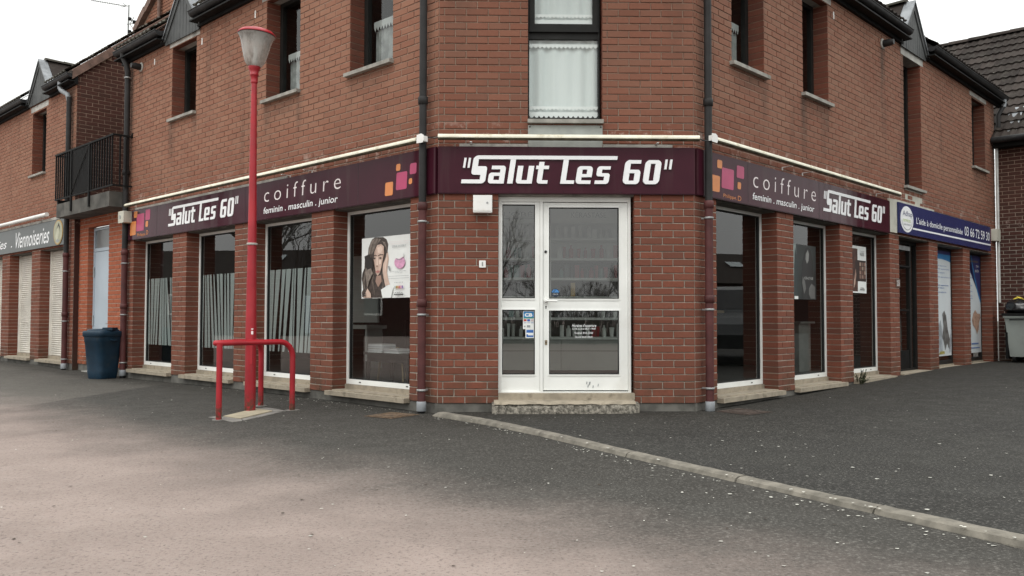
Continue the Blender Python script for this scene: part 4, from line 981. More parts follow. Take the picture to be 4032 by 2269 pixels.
# ------------------------------------------------------------------ posters
def poster(frame, x0, x1, z0, z1, y, label, bgm=M_PAPER):
    T = thing('poster', label, 'poster', frame, ((x0+x1)/2, y, z0)); part(T, 'sheet', MB().poly([(x0, z0), (x1, z0), (x1, z1), (x0, z1)], y, y+.0006), bgm)
    T['_n'] = 0
    def put(pts, m, name='print'):
        T['_n'] += 1; part(T, name, MB().poly([(x0+(x1-x0)*u, z0+(z1-z0)*v) for u, v in pts], y-.0004*T['_n']), m)
    def txt(s_, u0_, u1_, v0, v1, m, **k):
        T['_n'] += 1; part(T, 'lettering', tmesh(s_, x0+(x1-x0)*u0_, x0+(x1-x0)*u1_, z0+(z1-z0)*v0, z0+(z1-z0)*v1, y-.0004*T['_n'], **k), m)
    return T, put, txt
P1 = lambda pts: [((x-150)/700, 1-(yy-(508-61*(x-150)/700))/(850+51*(x-150)/700)) for x, yy in pts]
M_HAIR = plain('print_hair', (.050, .036, .030), .5, var=.5, scale=30); M_HAIR2 = plain('print_hair_light', (.20, .165, .14), .5, var=.35, scale=25)
M_SKIN = plain('print_skin', (.62, .455, .37), .5, var=.08, scale=14); M_SKIN2 = plain('print_skin_shade', (.36, .23, .18), .5); M_LIP = plain('print_lip', (.48, .20, .18), .5)
T, put, txt = poster('L', -1.62, -.70, 1.105, 1.815, .222, 'white poster with long dark haired model and pink jar in the shop window')
put(P1([(300,520),(340,492),(460,487),(510,520),(535,590),(525,720),(490,800),(470,900),(470,1000),(500,1180),(470,1350),(190,1350),(160,1335),(155,1270),(175,1230),(152,1080),(160,1000),(190,930),(195,820),(240,740),(250,640),(280,560)]), M_HAIR)
put(P1([(300,530),(360,500),(430,520),(350,620),(310,720),(250,735),(262,620)]), M_HAIR2); put(P1([(440,540),(490,560),(505,640),(480,600)]), M_HAIR2)
def strand(pts, w0, m):
    n_ = len(pts); L_ = [(p[0]-w0*math.sin(math.pi*(i+.3)/n_), p[1]) for i, p in enumerate(pts)]; put(P1(L_+[(p[0]+w0*math.sin(math.pi*(i+.3)/n_), p[1]) for i, p in enumerate(pts)][::-1]), m)
M_H3 = plain('print_hair_mid', (.11, .085, .07), .5, var=.4, scale=40)
strand([(300,700),(270,800),(260,900),(280,1000),(265,1100),(235,1200),(245,1300)], 14, M_H3); strand([(250,750),(225,860),(215,960),(190,1060),(185,1160),(210,1250)], 9, M_HAIR2)
strand([(330,900),(335,1000),(310,1100),(330,1200),(345,1310)], 12, M_H3); strand([(440,1000),(450,1080),(470,1160),(455,1250),(440,1330)], 12, M_H3); strand([(480,820),(465,900),(462,1000),(485,1100)], 7, M_HAIR2); strand([(210,1000),(180,1080),(175,1180)], 8, M_H3); strand([(500,560),(515,640),(512,740),(490,820)], 8, M_H3); strand([(345,520),(310,600),(290,690),(270,740)], 8, M_H3); strand([(400,510),(365,590),(335,680)], 8, M_H3)
put(P1([(345,690),(380,600),(440,588),(475,620),(482,720),(462,820),(442,930),(420,1000),(390,1036),(365,1000),(352,900),(332,800)]), M_SKIN)
put(P1([(535,700),(545,800),(530,900),(525,1000),(540,1080),(565,1165),(500,1180),(480,1080),(465,960),(470,870),(500,800)]), M_SKIN)
put(P1([(375,1040),(440,1030),(450,1120),(400,1200),(360,1120)]), M_SKIN2)
M_SK3 = plain('print_skin_mid', (.50, .35, .28), .5, var=.1, scale=20); M_SK4 = plain('print_skin_light', (.74, .58, .49), .5, var=.05, scale=20)
put(P1([(345,690),(372,640),(365,760),(352,860),(362,960),(385,1030),(365,1000),(350,900),(332,800)]), M_SK3); put(P1([(475,640),(482,720),(462,820),(444,930),(425,990),(440,900),(455,800),(462,700)]), M_SK3)
put(P1([(384,640),(440,610),(460,660),(440,710),(395,715)]), M_SK4); put(P1([(378,770),(392,770),(398,880),(385,905),(375,885)]), M_SK4); put(P1([(408,820),(448,812),(440,870),(412,880)]), M_SK4)
put(P1([(520,720),(530,720),(520,900),(512,1000),(500,900)]), M_SK4)
put(P1([(325,755),(355,738),(385,750),(385,758),(355,750),(325,768)]), M_HAIR); put(P1([(400,748),(430,730),(475,735),(475,745),(430,742),(402,760)]), M_HAIR)
put(P1([(325,790),(345,778),(368,790),(346,803)]), M_HAIR); put(P1([(408,785),(432,772),(455,785),(432,798)]), M_HAIR)
put(P1([(368,905),(385,915),(402,905),(398,890),(372,890)]), M_SKIN2); put(P1([(365,975),(395,958),(428,968),(415,990),(385,996)]), M_LIP)
put(P1([(200,760),(260,735),(320,820),(330,930),(280,960),(225,930)]), plain('print_hair_dark', (.02, .016, .014), .5)); put(P1([(215,960),(300,930),(330,1000),(280,1100),(250,1200),(225,1100)]), M_HAIR2)
put(P1([(445,1235),(560,1165),(620,1200),(590,1350),(470,1350)]), M_PAPER); put(P1([(190,1345),(250,1215),(300,1290),(305,1348)]), M_SKIN)
put(P1([(705+72*math.cos(k*.3), 852+88*math.sin(k*.3)) for k in range(21)]), plain('print_pink', (.66, .33, .50), .4, var=.15, scale=30)); put(P1([(640,790),(700,800),(760,770),(755,720),(700,690),(650,720)]), M_PAPER)
put(P1([(655,790),(690,808),(730,812),(762,775),(742,800),(700,822),(660,806)]), M_INKG); put(P1([(545,905),(565,900),(580,975),(560,965)]), M_INKG)
txt('SERIE EXPERT', .645, .915, .805, .838, M_INKG); txt('CHAQUE JOUR DES CHEVEUX', .57, .985, .885, .905, M_LETPINK); txt('COMME A LA SORTIE DU SALON', .62, .96, .855, .875, M_LETPINK)
txt('VOTRE DIAGNOSTIC EXPERT', .63, .925, .415, .43, M_INKG); txt('CHEZ VOTRE COIFFEUR', .70, .85, .392, .407, M_INKG)
for v in (.342, .305): put([(.58, v), (.98, v+.003), (.98, v+.007), (.58, v+.004)], M_INKG)
for q, cc in enumerate(((.4,.45,.42), (.35,.22,.05), (.5,.2,.05), (.55,.12,.12), (.5,.2,.35), (.2,.12,.35))):
    put([(.70+q*.03, .145), (.722+q*.03, .145), (.722+q*.03, .19), (.70+q*.03, .19)], plain('bottle_print_%d' % q, cc, .5)); put([(.706+q*.03, .235), (.716+q*.03, .235), (.716+q*.03, .25), (.706+q*.03, .25)], M_INKG)
txt("L'ORÉAL", .695, .88, .06, .098, M_INK); put([(.695, .04), (.885, .04), (.885, .055), (.695, .055)], M_INK); txt('PARIS', .765, .815, .022, .033, M_INK)
for v in (.035, .065): put([(.075, v), (.125, v), (.125, v+.018), (.075, v+.018)], M_INK)
T, put, txt = poster('R', 2.60, 3.42, 1.13, 1.85, .222, 'dark poster of a long haired figure in the second right window', plain('print_teal', (.022, .027, .026), .4, var=.5, scale=2.5))
put([(.0, .0), (.27, .0), (.30, .5), (.27, 1), (.0, 1)], plain('print_pale', (.36, .43, .41), .4, var=.5, scale=3)); put([(.18, .0), (.33, .0), (.34, .6), (.24, .95), (.2, .6)], plain('print_dkteal', (.03, .04, .04), .5))
put([(.5, .02), (.46, .35), (.5, .7), (.6, .93), (.70, .98), (.80, .92), (.88, .7), (.92, .3), (.92, .02)], M_INK)
put([(.62, .84), (.70, .92), (.74, .84), (.72, .72), (.66, .66), (.61, .74)], plain('print_greyskin', (.24, .24, .23), .5)); put([(.50, .42), (.58, .34), (.62, .2), (.55, .1), (.48, .3)], plain('print_greyskin2', (.12, .12, .115), .5)); put([(.72, .2), (.82, .3), (.95, .24), (.95, .02), (.78, .02), (.72, .1)], plain('print_greyskin2', (.12, .12, .115), .5))
txt('KÉRASTASE', .56, .88, .37, .43, plain('ink_pale', (.42, .42, .40), .5)); put([(.2, .0), (.33, .0), (.33, .055), (.2, .055)], M_PAPER)
T, put, txt = poster('R', 4.48, 5.17, 1.255, 1.95, .222, 'white poster with brown portrait and colour swatches in the third right window')
M_BRN = plain('print_brown', (.075, .030, .020), .5, var=.4, scale=12)
put([(.0, .03), (.53, .03), (.53, .94), (.0, .94)], M_BRN); put([(.4, .25), (.98, .25), (.98, .70), (.4, .70)], plain('print_darkbrown', (.03, .016, .013), .5))
put([(.30, .10), (.36, .35), (.42, .52), (.45, .40), (.40, .2)], M_SKIN2); put([(.31, .12), (.34, .3), (.37, .3), (.34, .12)], M_SKIN)
for i in range(3):
    for j in range(4): put([(.62+i*.12, .31+j*.09), (.715+i*.12, .31+j*.09), (.715+i*.12, .385+j*.09), (.62+i*.12, .385+j*.09)], plain('swatch_%d' % ((i+j) % 4), ((.22,.13,.10), (.30,.19,.15), (.15,.07,.05), (.36,.26,.2))[(i+j) % 4], .5))
txt('NUDE', .66, .88, .80, .86, M_INK); txt('COLLECTION', .66, .88, .875, .905, M_INKG); txt("L'ORÉAL", .64, .86, .09, .13, M_INK); put([(.62, .065), (.88, .065), (.88, .08), (.62, .08)], M_INK)
# window banners of the blue-sign shop
M_NAVY = plain('print_navy', (.02, .03, .12), .4); M_CYAN = plain('print_cyan', (.03, .18, .40), .4); M_BAN = plain('print_offwhite', (.62, .67, .69), .45, var=.05, scale=2); M_FIG = plain('print_figure', (.13, .13, .125), .5, var=.5, scale=9); M_FIG2 = plain('print_figure_pale', (.34, .37, .40), .5, var=.3, scale=7)
T, put, txt = poster('R', 7.79, 9.10, .21, 2.10, .205, 'white window banner with blue arc and grey figure beside the black door', M_BAN)
put([(.0, .965), (1, .965), (1, 1), (0, 1)], M_NAVY); ar = [(u, .955-.05*(u-.55)**2*2) for u in [i/12 for i in range(13)]]
put([(0, .967)]+[(1, .967)]+[(u, v-.035) for u, v in ar[::-1]], M_CYAN)
for v, wd_ in ((.845, .82), (.815, .95), (.78, .75), (.74, .98), (.66, .9), (.635, .72), (.595, .8)): txt('nous vous apportons des solutions'[:int(22*wd_)], .22, wd_, v, v+.016, M_INKB)
put([(.62, .40), (.70, .43), (.78, .38), (.84, .25), (.98, .10), (.9, .06), (.8, .12), (.72, .05), (.66, .14), (.6, .18), (.66, .28)], M_FIG); put([(.42, .03), (.62, .03), (.60, .22), (.54, .34), (.47, .3)], M_FIG2); put([(.88, .02), (1, .05), (1, .25), (.92, .14)], M_FIG2); put([(.45, .015), (.7, .02), (.68, .045), (.5, .045)], plain('print_food', (.35, .30, .08), .5, var=.6, scale=40))
T, put, txt = poster('R', 9.62, 10.97, .215, 2.12, .205, 'navy and white window banner with clasped hands in the last window', M_BAN)
put([(.2, 1), (1, 1), (1, .55)]+[(1-.06*i, .55+.04*i+.0035*i*i) for i in range(1, 9)], M_NAVY); put([(1, .55)]+[(1-.06*i, .55+.04*i+.0035*i*i) for i in range(1, 9)]+[(1-.06*i-.02, .52+.04*i+.0035*i*i) for i in range(8, 0, -1)]+[(1, .51)], M_CYAN)
txt('7J/7', .80, .93, .875, .90, M_LET); txt('24H/24', .74, .94, .83, .855, M_LET); txt('intervention', .52, .9, .93, .95, plain('print_gold', (.3, .22, .08), .5))
for v in (.76, .68, .62, .575, .55): txt('aide', .50, .60, v, v+.014, M_INKB)
put([(.55, .33), (.62, .40), (.72, .44), (.82, .40), (.95, .40), (.98, .36), (.90, .31), (.88, .24), (.80, .19), (.72, .24), (.60, .28)], plain('print_hand', (.42, .27, .20), .5, var=.35, scale=16)); put([(.52, .085), (.86, .085), (.86, .10), (.52, .10)], M_INKB); put([(.5, .045), (.92, .045), (.92, .055), (.5, .055)], M_INKB)

# stickers and hours on the salon door
T, put, txt = poster('F', .888, 1.004, .762, .953, .1135, 'card payment sticker on the narrow glass beside the door')
put([(.05, .60), (.97, .60), (.97, .97), (.05, .97)], plain('sticker_blue', (.03, .22, .50), .4)); put([(.05, .58), (.97, .58), (.97, .64), (.05, .64)], plain('sticker_green', (.03, .22, .11), .4)); txt('CB', .15, .85, .68, .88, M_PAPER, weight=.05)
for i, cc in enumerate(((.45,.06,.05), (.05,.10,.4), (.6,.5,.5))): put([(.06+i*.32, .43), (.32+i*.32, .43), (.32+i*.32, .55), (.06+i*.32, .55)], plain('card_%d' % i, cc, .4))
for i in range(3): txt('VISA', .06+i*.32, .32+i*.32, .32, .39, M_INKB)
put([(.35, .1), (.65, .1), (.65, .22), (.35, .22)], M_INKG); put([(.1, .12), (.22, .12), (.22, .19), (.1, .19)], M_INKG)
T, put, txt = poster('F', .914, 1.004, .670, .760, .1135, 'small blue card sticker below the payment sticker')
put([(.1, .1), (.93, .1), (.93, .93), (.1, .93)], plain('sticker_blue2', (.03, .13, .42), .4)); put([(.12, .42), (.9, .42), (.9, .60), (.12, .60)], M_PAPER); put([(.3, .30), (.9, .30), (.9, .42), (.3, .42)], M_PAPER)
T = thing('round_sticker', 'round blue sticker in the lower corner of the door glass', 'sticker', 'F', (1.229, .12, 1.098))
part(T, 'disc', MB().poly(arc((1.229, 1.142), .044, 0, 2*math.pi-.2, 24), .1215), plain('sticker_dark', (.02, .03, .05), .4)); part(T, 'sky_half', MB().poly(arc((1.229, 1.142), .039, .12, math.pi-.12, 14), .1211), plain('sticker_sky', (.06, .22, .50), .4))
part(T, 'scissors_mark', MB().poly([(1.205, 1.15), (1.212, 1.15), (1.235, 1.176), (1.228, 1.178)], .1208), M_INK); part(T, 'lettering', tmesh('coiffeur en ville', 1.202, 1.256, 1.124, 1.136, .1208), M_PAPER)
T = thing('opening_hours', 'white opening hours lettering on the lower door glass', 'lettering', 'F', (1.53, .12, .67))
for s_, q in (("Horaires d'ouverture", (1.404, 1.659, .785, .818)), ('Lundi au jeudi 8h30 19h00', (1.404, 1.655, .752, .776)), ('Vendredi 8h30 20h00', (1.43, 1.626, .712, .734)), ('Samedi 8h30 18h00', (1.435, 1.62, .67, .691))):
    part(T, 'lettering', tmesh(s_, *q, .1265, .25, .004), M_LET)

# ------------------------------------------------------------------ inside the salon
def wpt(frame, x, y): p = FR[frame] @ Vector((x, y, 0)); return (p.x, p.y)
room = [wpt('L', -7.98, .29), wpt('L', -.1, .29), wpt('F', 0, .3), wpt('F', W, .3), wpt('R', .1, .29), wpt('R', 5.7, .29), wpt('R', 5.7, 4.6), (0, 6.4), wpt('L', -7.98, 4.6)]
def flat(pts, z, up=True): return MB().add([(x, y, z) for x, y in pts], [tuple(range(len(pts))) if up else tuple(range(len(pts)-1, -1, -1))])
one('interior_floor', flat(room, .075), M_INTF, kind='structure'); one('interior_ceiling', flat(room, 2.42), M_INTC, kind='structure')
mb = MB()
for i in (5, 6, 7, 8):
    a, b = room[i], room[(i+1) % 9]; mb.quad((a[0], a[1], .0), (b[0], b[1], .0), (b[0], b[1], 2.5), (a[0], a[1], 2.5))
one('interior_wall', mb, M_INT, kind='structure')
for fr_, a, b in (('L', -8., 0), ('R', 0, 11.3), ('F', 0, W)):
    mb = MB(); mb.box(a, b, .25, .27, 2.1525, 2.5)
    ops = {'L': LG, 'R': RG, 'F': [(.627, 2.045)]}[fr_]; cur = a
    for p, q in sorted(ops):
        if p > cur: mb.box(cur, p-.002, .255, .275, -.02, 2.15)
        cur = q+.002
    if cur < b: mb.box(cur, b, .255, .275, -.02, 2.15)
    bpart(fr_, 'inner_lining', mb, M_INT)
SHY = 1.62
T = thing('shelf_unit', 'white product shelving with grey drawers behind the salon door', 'shelf', 'F', (1.3, SHY, .08))
part(T, 'back_panel', MB().box(-.1, 2.8, SHY+.34, SHY+.37, 1.62, 2.35), M_SHELF); part(T, 'back_panel', MB().box(-.1, 2.8, SHY+.34, SHY+.37, .08, 1.619), plain('shelf_back_dark', (.085, .082, .075), .6))
SHZ = (.885, 1.145, 1.375, 1.62, 1.87)
for z in SHZ: part(T, 'shelf', MB().box(-.1, 2.8, SHY+.03, SHY+.34, z-.03, z), M_SHELF)
part(T, 'cabinet_top', MB().box(-.1, 2.8, SHY-.02, SHY+.34, .615, .645), M_SHELF)
for x in (-.1, 1.255, 2.77): part(T, 'upright', MB().box(x, x+.03, SHY+.02, SHY+.339, .646, 2.35), M_SHELF)
part(T, 'plinth', MB().box(-.1, 2.8, SHY+.04, SHY+.3, .08, .235), M_BLACK)
for x0_, x1_ in ((-.1, .65), (.655, 1.405), (1.41, 2.16), (2.165, 2.8)):
    for z0_, z1_ in ((.24, .470), (.478, .612)): part(T, 'drawer_front', MB().box(x0_, x1_, SHY-.005, SHY+.03, z0_, z1_), M_DRAW)
part(T, 'header_panel', MB().box(-.1, 2.8, SHY+.02, SHY+.03, 2.05, 2.35), M_SHELF)
part(T, 'lettering', tmesh("L'ORÉAL", .70, 1.22, 2.13, 2.20, SHY+.018), M_INKG); part(T, 'lettering', tmesh('KÉRASTASE', 1.53, 1.97, 2.12, 2.20, SHY+.018), M_INKG); part(T, 'header_rule', MB().box(.70, 1.24, SHY+.0175, SHY+.0195, 2.095, 2.115), M_INKG)
PM = [plain('prod_%d' % i, c, .35) for i, c in enumerate(((.62,.63,.60), (.02,.02,.022), (.30,.03,.035), (.55,.34,.08), (.14,.26,.24), (.72,.72,.70), (.42,.10,.08), (.06,.07,.07)))]
PN = ['pale', 'black', 'dark red', 'amber', 'teal grey', 'white', 'brick red', 'charcoal']
SH_N = ['lowest shelf', 'second shelf', 'third shelf', 'fourth shelf', 'top shelf']
ORD = ['first', 'second', 'third', 'fourth', 'fifth', 'sixth', 'seventh', 'eighth', 'ninth', 'tenth', 'eleventh', 'twelfth', 'thirteenth', 'fourteenth', 'fifteenth', 'sixteenth', 'seventeenth', 'eighteenth', 'nineteenth', 'twentieth']+['%dth' % i for i in range(21, 60)]
levels = [.645]+list(SHZ); rowname = ['cabinet top']+SH_N
for li, z in enumerate(levels):
    x = .50; pi_ = 0
    while x < 2.25:
        kind = random.choice((0, 0, 1, 2)); ci = random.choice(((1, 4, 0, 6), (1, 7, 4, 0), (1, 7, 3, 1), (4, 7, 2, 2), (2, 0, 4, 2), (0, 5, 5, 0))[li]) if li else (0 if x < 1.5 else random.choice((6, 2, 0, 5)))
        h = random.uniform(.11, .175); r_ = random.uniform(.02, .032)
        if abs(x-1.27) < .06: x += .08; continue
        mb = MB(); c = (x+r_, SHY+.13+random.uniform(0, .06), z+.001)
        nm = ('bottle', 'tube', 'carton')[kind]
        if kind == 0: mb.lathe([(r_*.95, 0), (r_, .01), (r_, h*.7), (r_*.5, h*.8), (r_*.45, h*.82), (r_*.45, h), (.0005, h)], c, 12)
        elif kind == 1: mb.lathe([(r_*.8, 0), (r_*.8, h*.18), (r_*.85, h*.2), (r_*1.15, h)], c, 12)
        else: mb.box(c[0]-r_, c[0]+r_, c[1]-r_, c[1]+r_, c[2], c[2]+h)
        nm2 = 'product_'+nm
        one(nm2, mb, PM[ci], '%s hair product %s, %s from left on the %s behind the salon door' % (PN[ci], nm, ORD[pi_], rowname[li]), nm, 'F', group='hair products on the %s' % rowname[li]); pi_ += 1
        x += 2*r_+random.uniform(.006, .05 if li != 3 else .02)
# waiting corner in the window right of the lamp
T = thing('side_table', 'low black side table with magazines behind the poster window', 'table', 'L', (-1.5, .8, .075))
part(T, 'table_top', MB().box(-2.0, -1.12, .52, 1.02, .425, .452), M_BLACK); part(T, 'apron', MB().box(-1.96, -1.16, .56, .98, .34, .424), M_BLACK)
for x in (-1.95, -1.17):
    for y in (.56, .94): part(T, 'leg', MB().add([(x-.02,y-.02,.34),(x+.03,y-.02,.34),(x+.03,y+.03,.34),(x-.02,y+.03,.34),(x-.01+(.0),y-.01,.076),(x+.02,y-.01,.076),(x+.02,y+.02,.076),(x-.01,y+.02,.076)], [(0,1,5,4),(1,2,6,5),(2,3,7,6),(3,0,4,7),(7,6,5,4)]), M_BLACK)
z = .4525
for q in range(12):
    h = random.uniform(.008, .016); dx = random.uniform(-.02, .02); a = -1.93 if q < 8 else -1.63
    if q == 8: z = .4525
    mb = MB().box(a+dx, a+dx+.29, .54+random.uniform(0, .02), .76, z, z+h-.001); z += h
    one('magazine', mb, plain('mag_%d' % (q % 4), ((.8,.82,.82), (.5,.5,.52), (.75,.76,.77), (.6,.58,.58))[q % 4], .5), 'thin magazine, %s from the bottom of the %s pile on the side table' % (ORD[q if q < 8 else q-8], 'taller left' if q < 8 else 'lower right'), 'magazine', 'L', group='magazines in the %s pile' % ('left' if q < 8 else 'right'))
T = thing('tube_chair', 'chair with bent brass coloured tube arms beside the magazine table', 'chair', 'L', (-2.35, 1.1, .075))
for y in (.85, 1.30): part(T, 'arm_tube', MB().tube([(-2.12, y, .078), (-2.06, y, .40), (-2.05, y, .44), (-2.03, y, .47), (-1.98, y, .49), (-1.9, y, .495), (-1.7, y, .5)] if y < 1 else [(-2.12, y, .078), (-2.05, y, .44), (-1.98, y, .49), (-1.7, y, .5)], .016, 8), M_GOLD)
part(T, 'seat', MB().box(-2.1, -1.62, .88, 1.28, .36, .42), M_BLACK); part(T, 'backrest', MB().box(-1.66, -1.60, .88, 1.28, .45, .85), M_BLACK)
part(T, 'rear_leg', MB().tube([(-1.62, .86, .078), (-1.66, .86, .5)], .014, 6).tube([(-1.62, 1.29, .078), (-1.66, 1.29, .5)], .014, 6), M_GOLD)
one('reception_counter', MB().box(1.2, 2.6, 1.3, 1.7, .076, .95).box(1.1, 2.7, 1.2, 1.75, .951, .985), plain('counter_wood', (.30, .22, .13), .5), 'wooden reception counter inside the first right window', 'counter', 'R')
one('display_stand', MB().box(4.55, 4.95, 1.0, 1.35, .076, .80).box(4.5, 5.0, .95, 1.4, .801, .83), plain('stand_grey', (.25, .25, .23), .6), 'grey display stand inside the third right window', 'stand', 'R')
one('styling_desk', MB().box(-5.6, -4.2, 2.2, 2.6, .7, .76).box(-5.55, -5.5, 2.25, 2.55, .076, .7).box(-4.3, -4.25, 2.25, 2.55, .076, .7).box(-5.4, -4.4, 2.56, 2.6, .8, 1.9), M_SHELF, 'white styling desk with mirror seen through the striped windows', 'desk', 'L')

# ------------------------------------------------------------------ street lamp and guard rail
LX, LY = -3.35, .35; LZ = zlow(LX, LY)
T = thing('street_lamp', 'tall red lamp post with bell shaped glass lantern in front of the salon', 'street lamp', base=(LX, LY, LZ))
part(T, 'post', MB().lathe([(.057, LZ), (.057, LZ+.9), (.050, 1.3), (.040, 2.3), (.029, 3.42)], (LX, LY, 0), 20), M_RED)
part(T, 'collar', MB().lathe([(.030, 3.40), (.037, 3.41), (.037, 3.425), (.035, 3.43), (.040, 3.485), (.047, 3.49), (.047, 3.505), (.040, 3.51), (.052, 3.545), (.066, 3.575), (.066, 3.585), (.05, 3.586)], (LX, LY, 0), 20), M_RED)
til = Matrix.Rotation(R_(3.5), 3, 'Y')
part(T, 'lantern_glass', MB().lathe([(.062, 0.), (.072, .004), (.086, .02), (.104, .05), (.119, .09), (.133, .145), (.147, .205), (.158, .255), (.168, .288), (.180, .314), (.197, .338)], (LX, LY, 3.586), 32, til), M_LANT)
part(T, 'lamp_holder', MB().lathe([(.030, 0), (.030, .09), (.022, .10), (.022, .22), (.0005, .23)], (LX, LY, 3.586), 12, til), M_WHITE2)
part(T, 'cap', MB().lathe([(.186, .338), (.200, .344), (.201, .352), (.197, .360), (.17, .385), (.11, .408), (.04, .417), (.0005, .418)], (LX, LY, 3.586), 32, til), M_RED)
part(T, 'rim_seal', MB().lathe([(.17, .326), (.196, .336), (.199, .345), (.18, .346)], (LX, LY, 3.586), 32, til), M_RUBBER)
part(T, 'base_ring', MB().lathe([(.058, LZ-.02), (.066, LZ+.004), (.058, LZ+.01)], (LX, LY, 0), 18), M_RUST)
part(T, 'inspection_door', MB().box(LX+.0, LX+.035, LY-.0585, LY-.045, LZ+.5, LZ+.9), M_RED)
part(T, 'cable_tie', MB().lathe([(.054, 1.655), (.057, 1.66), (.057, 1.672), (.054, 1.677)], (LX, LY, 0), 16), M_CONC)
part(T, 'sticker', MB().box(LX+.018, LX+.04, LY-.060, LY-.050, .70, .735).box(LX+.018, LX+.04, LY-.060, LY-.050, .75, .762), M_LETPINK)
A = Vector((-3.476, -.282)); Bb = Vector((-3.369, .827)); Cc = Vector((-2.908, .367)); Vv = Vector((-3.55, -.31)); zr = .622
T = thing('guard_rail', 'bent red tube guard rail around the foot of the lamp post', 'railing', base=(-3.3, .3, LZ))
def bend(p, q, r=.16, n=7):      # vertical leg at q, horizontal towards p
    d = (p-q).normalized(); o = []
    for i in range(n+1):
        t = math.pi/2*i/n; o.append((q.x+d.x*(r-r*math.cos(t)), q.y+d.y*(r-r*math.cos(t)), zr-r+r*math.sin(t)))
    return o
path = [(Cc.x, Cc.y, zlow(*Cc)-.02)]+bend(Vv, Cc)
d1 = (Cc-Vv).normalized(); d2 = (Bb-Vv).normalized()
for i in range(9):
    t = i/8; p = (Vv+d1*.14)*(1-t)**2+Vv*2*t*(1-t)+(Vv+d2*.14)*t*t; path.append((p.x, p.y, zr))
path += bend(Vv, Bb)[::-1]+[(Bb.x, Bb.y, zlow(*Bb)-.02)]
part(T, 'rail', MB().tube(path, .029, 14), M_RED)
part(T, 'leg', MB().tube([(A.x, A.y, zlow(*A)-.02), (A.x, A.y, zr-.01)], .029, 14), M_RED)
pv = thing('lamp_paving', None, None, base=(-3.3, 0, -.13), kind='structure')
def slab(pts, z, m):
    v = [(x, y, zlow(x, y)+z) for x, y in pts]; n_ = len(v)
    part(pv, 'slab', MB().add(v+[(x, y, w-.04) for x, y, w in v], [tuple(range(n_))]+[(n_+i, n_+(i+1) % n_, (i+1) % n_, i) for i in range(n_)]), m)
slab([(-3.492, -.082), (-3.26, -.291), (-3.092, .265), (-3.332, .503)], .012, M_SLAB)
slab([(-3.64, -.09), (-3.50, -.22), (-3.43, -.15), (-3.505, -.085), (-3.55, -.0)], .006, M_PAVER); slab([(-3.49, -.23), (-3.27, -.50), (-3.20, -.42), (-3.25, -.305), (-3.42, -.155)], .006, M_PAVER)
slab([(-3.19, -.41), (-3.12, -.22), (-3.19, -.12), (-3.245, -.30)], .007, M_PAVER); slab([(-3.115, -.2), (-2.98, .22), (-3.08, .25), (-3.185, -.11)], .005, M_PAVER)
slab([(-3.08, .285), (-2.95, .27), (-3.10, .47), (-3.25, .60), (-3.32, .52)], .006, M_PAVER)
for p in (A, Bb, Cc):
    slab([(p.x+.075*math.cos(k*.7)*random.uniform(.8, 1.2), p.y+.06*math.sin(k*.7)*random.uniform(.8, 1.2)) for k in range(9)], .004, M_PAVER)
# manhole covers
M_RUST2 = plain('rust_iron_dark', (.050, .034, .026), .9, var=.4, scale=20, bump=.6, bscale=40)
def cover(pts, zf, label, M_RUST=M_RUST):
    c = Vector((sum(p[0] for p in pts)/4, sum(p[1] for p in pts)/4)); T = thing('manhole_cover', label, 'manhole', base=(c.x, c.y, zf(*c)))
    v = [(x, y, zf(x, y)+.004) for x, y in pts]; part(T, 'frame', MB().add(v, [(0, 1, 2, 3)]), M_RUST)
    w = [((x-c.x)*.84+c.x, (y-c.y)*.84+c.y) for x, y in pts]
    mb = MB(); vv = [(x, y, zf(x, y)+.010) for x, y in w]; mb.add(vv+[(a_, b_, q-.006) for a_, b_, q in vv], [(0, 1, 2, 3)]+[(4+i, 4+(i+1) % 4, (i+1) % 4, i) for i in range(4)]); part(T, 'plate', mb, M_RUST)
    n_ = 24; r1 = min((Vector(pts[i])-Vector(pts[(i+1) % 4])).length for i in range(2))*.34
    mb = MB(); vv = []
    for r_, h in ((r1, .0102), (r1, .014), (r1-.015, .014), (r1-.015, .0102)):
        for k in range(n_): a_ = 2*math.pi*k/n_; x, y = c.x+r_*math.cos(a_), c.y+r_*math.sin(a_); vv.append((x, y, zf(x, y)+h))
    mb.add(vv, [(j*n_+k, j*n_+(k+1) % n_, (j+1)*n_+(k+1) % n_, (j+1)*n_+k) for j in range(3) for k in range(n_)]); part(T, 'raised_ring', mb, M_RUST)
cover([(-2.06, -.226), (-1.754, -.437), (-1.50, -.10), (-1.82, .12)], zlow, 'rusty square manhole cover near the left downpipe')
cover([(1.52, -.02), (1.78, -.36), (2.12, -.08), (1.86, .26)], zup, 'dark red brown manhole cover near the right downpipe', M_RUST2)

# ------------------------------------------------------------------ blue bin
T = thing('dustbin', 'dark blue plastic dustbin in front of the pale blue door', 'bin', base=(-7.27, 5.48, -.13))
ang = -math.pi/4+.25
def sq(r, z, e=.46, n=40):
    out = []
    for k in range(n):
        a = 2*math.pi*k/n; c_, s_ = math.cos(a), math.sin(a)
        x = r*math.copysign(abs(c_)**e, c_); y = r*.92*math.copysign(abs(s_)**e, s_)
        out.append((-7.27+x*math.cos(ang)-y*math.sin(ang), 5.48+x*math.sin(ang)+y*math.cos(ang), z))
    return out
def loft(rows, close=True):
    mb = MB(); n_ = len(rows[0]); v = [p for r_ in rows for p in r_]
    mb.add(v, [(i*n_+k, i*n_+(k+1) % n_, (i+1)*n_+(k+1) % n_, (i+1)*n_+k) for i in range(len(rows)-1) for k in range(n_)], True)
    mb.add(rows[-1], [tuple(range(n_))]); mb.add(rows[0], [tuple(range(n_-1, -1, -1))]); return mb
zb_ = zlow(-7.27, 5.48)
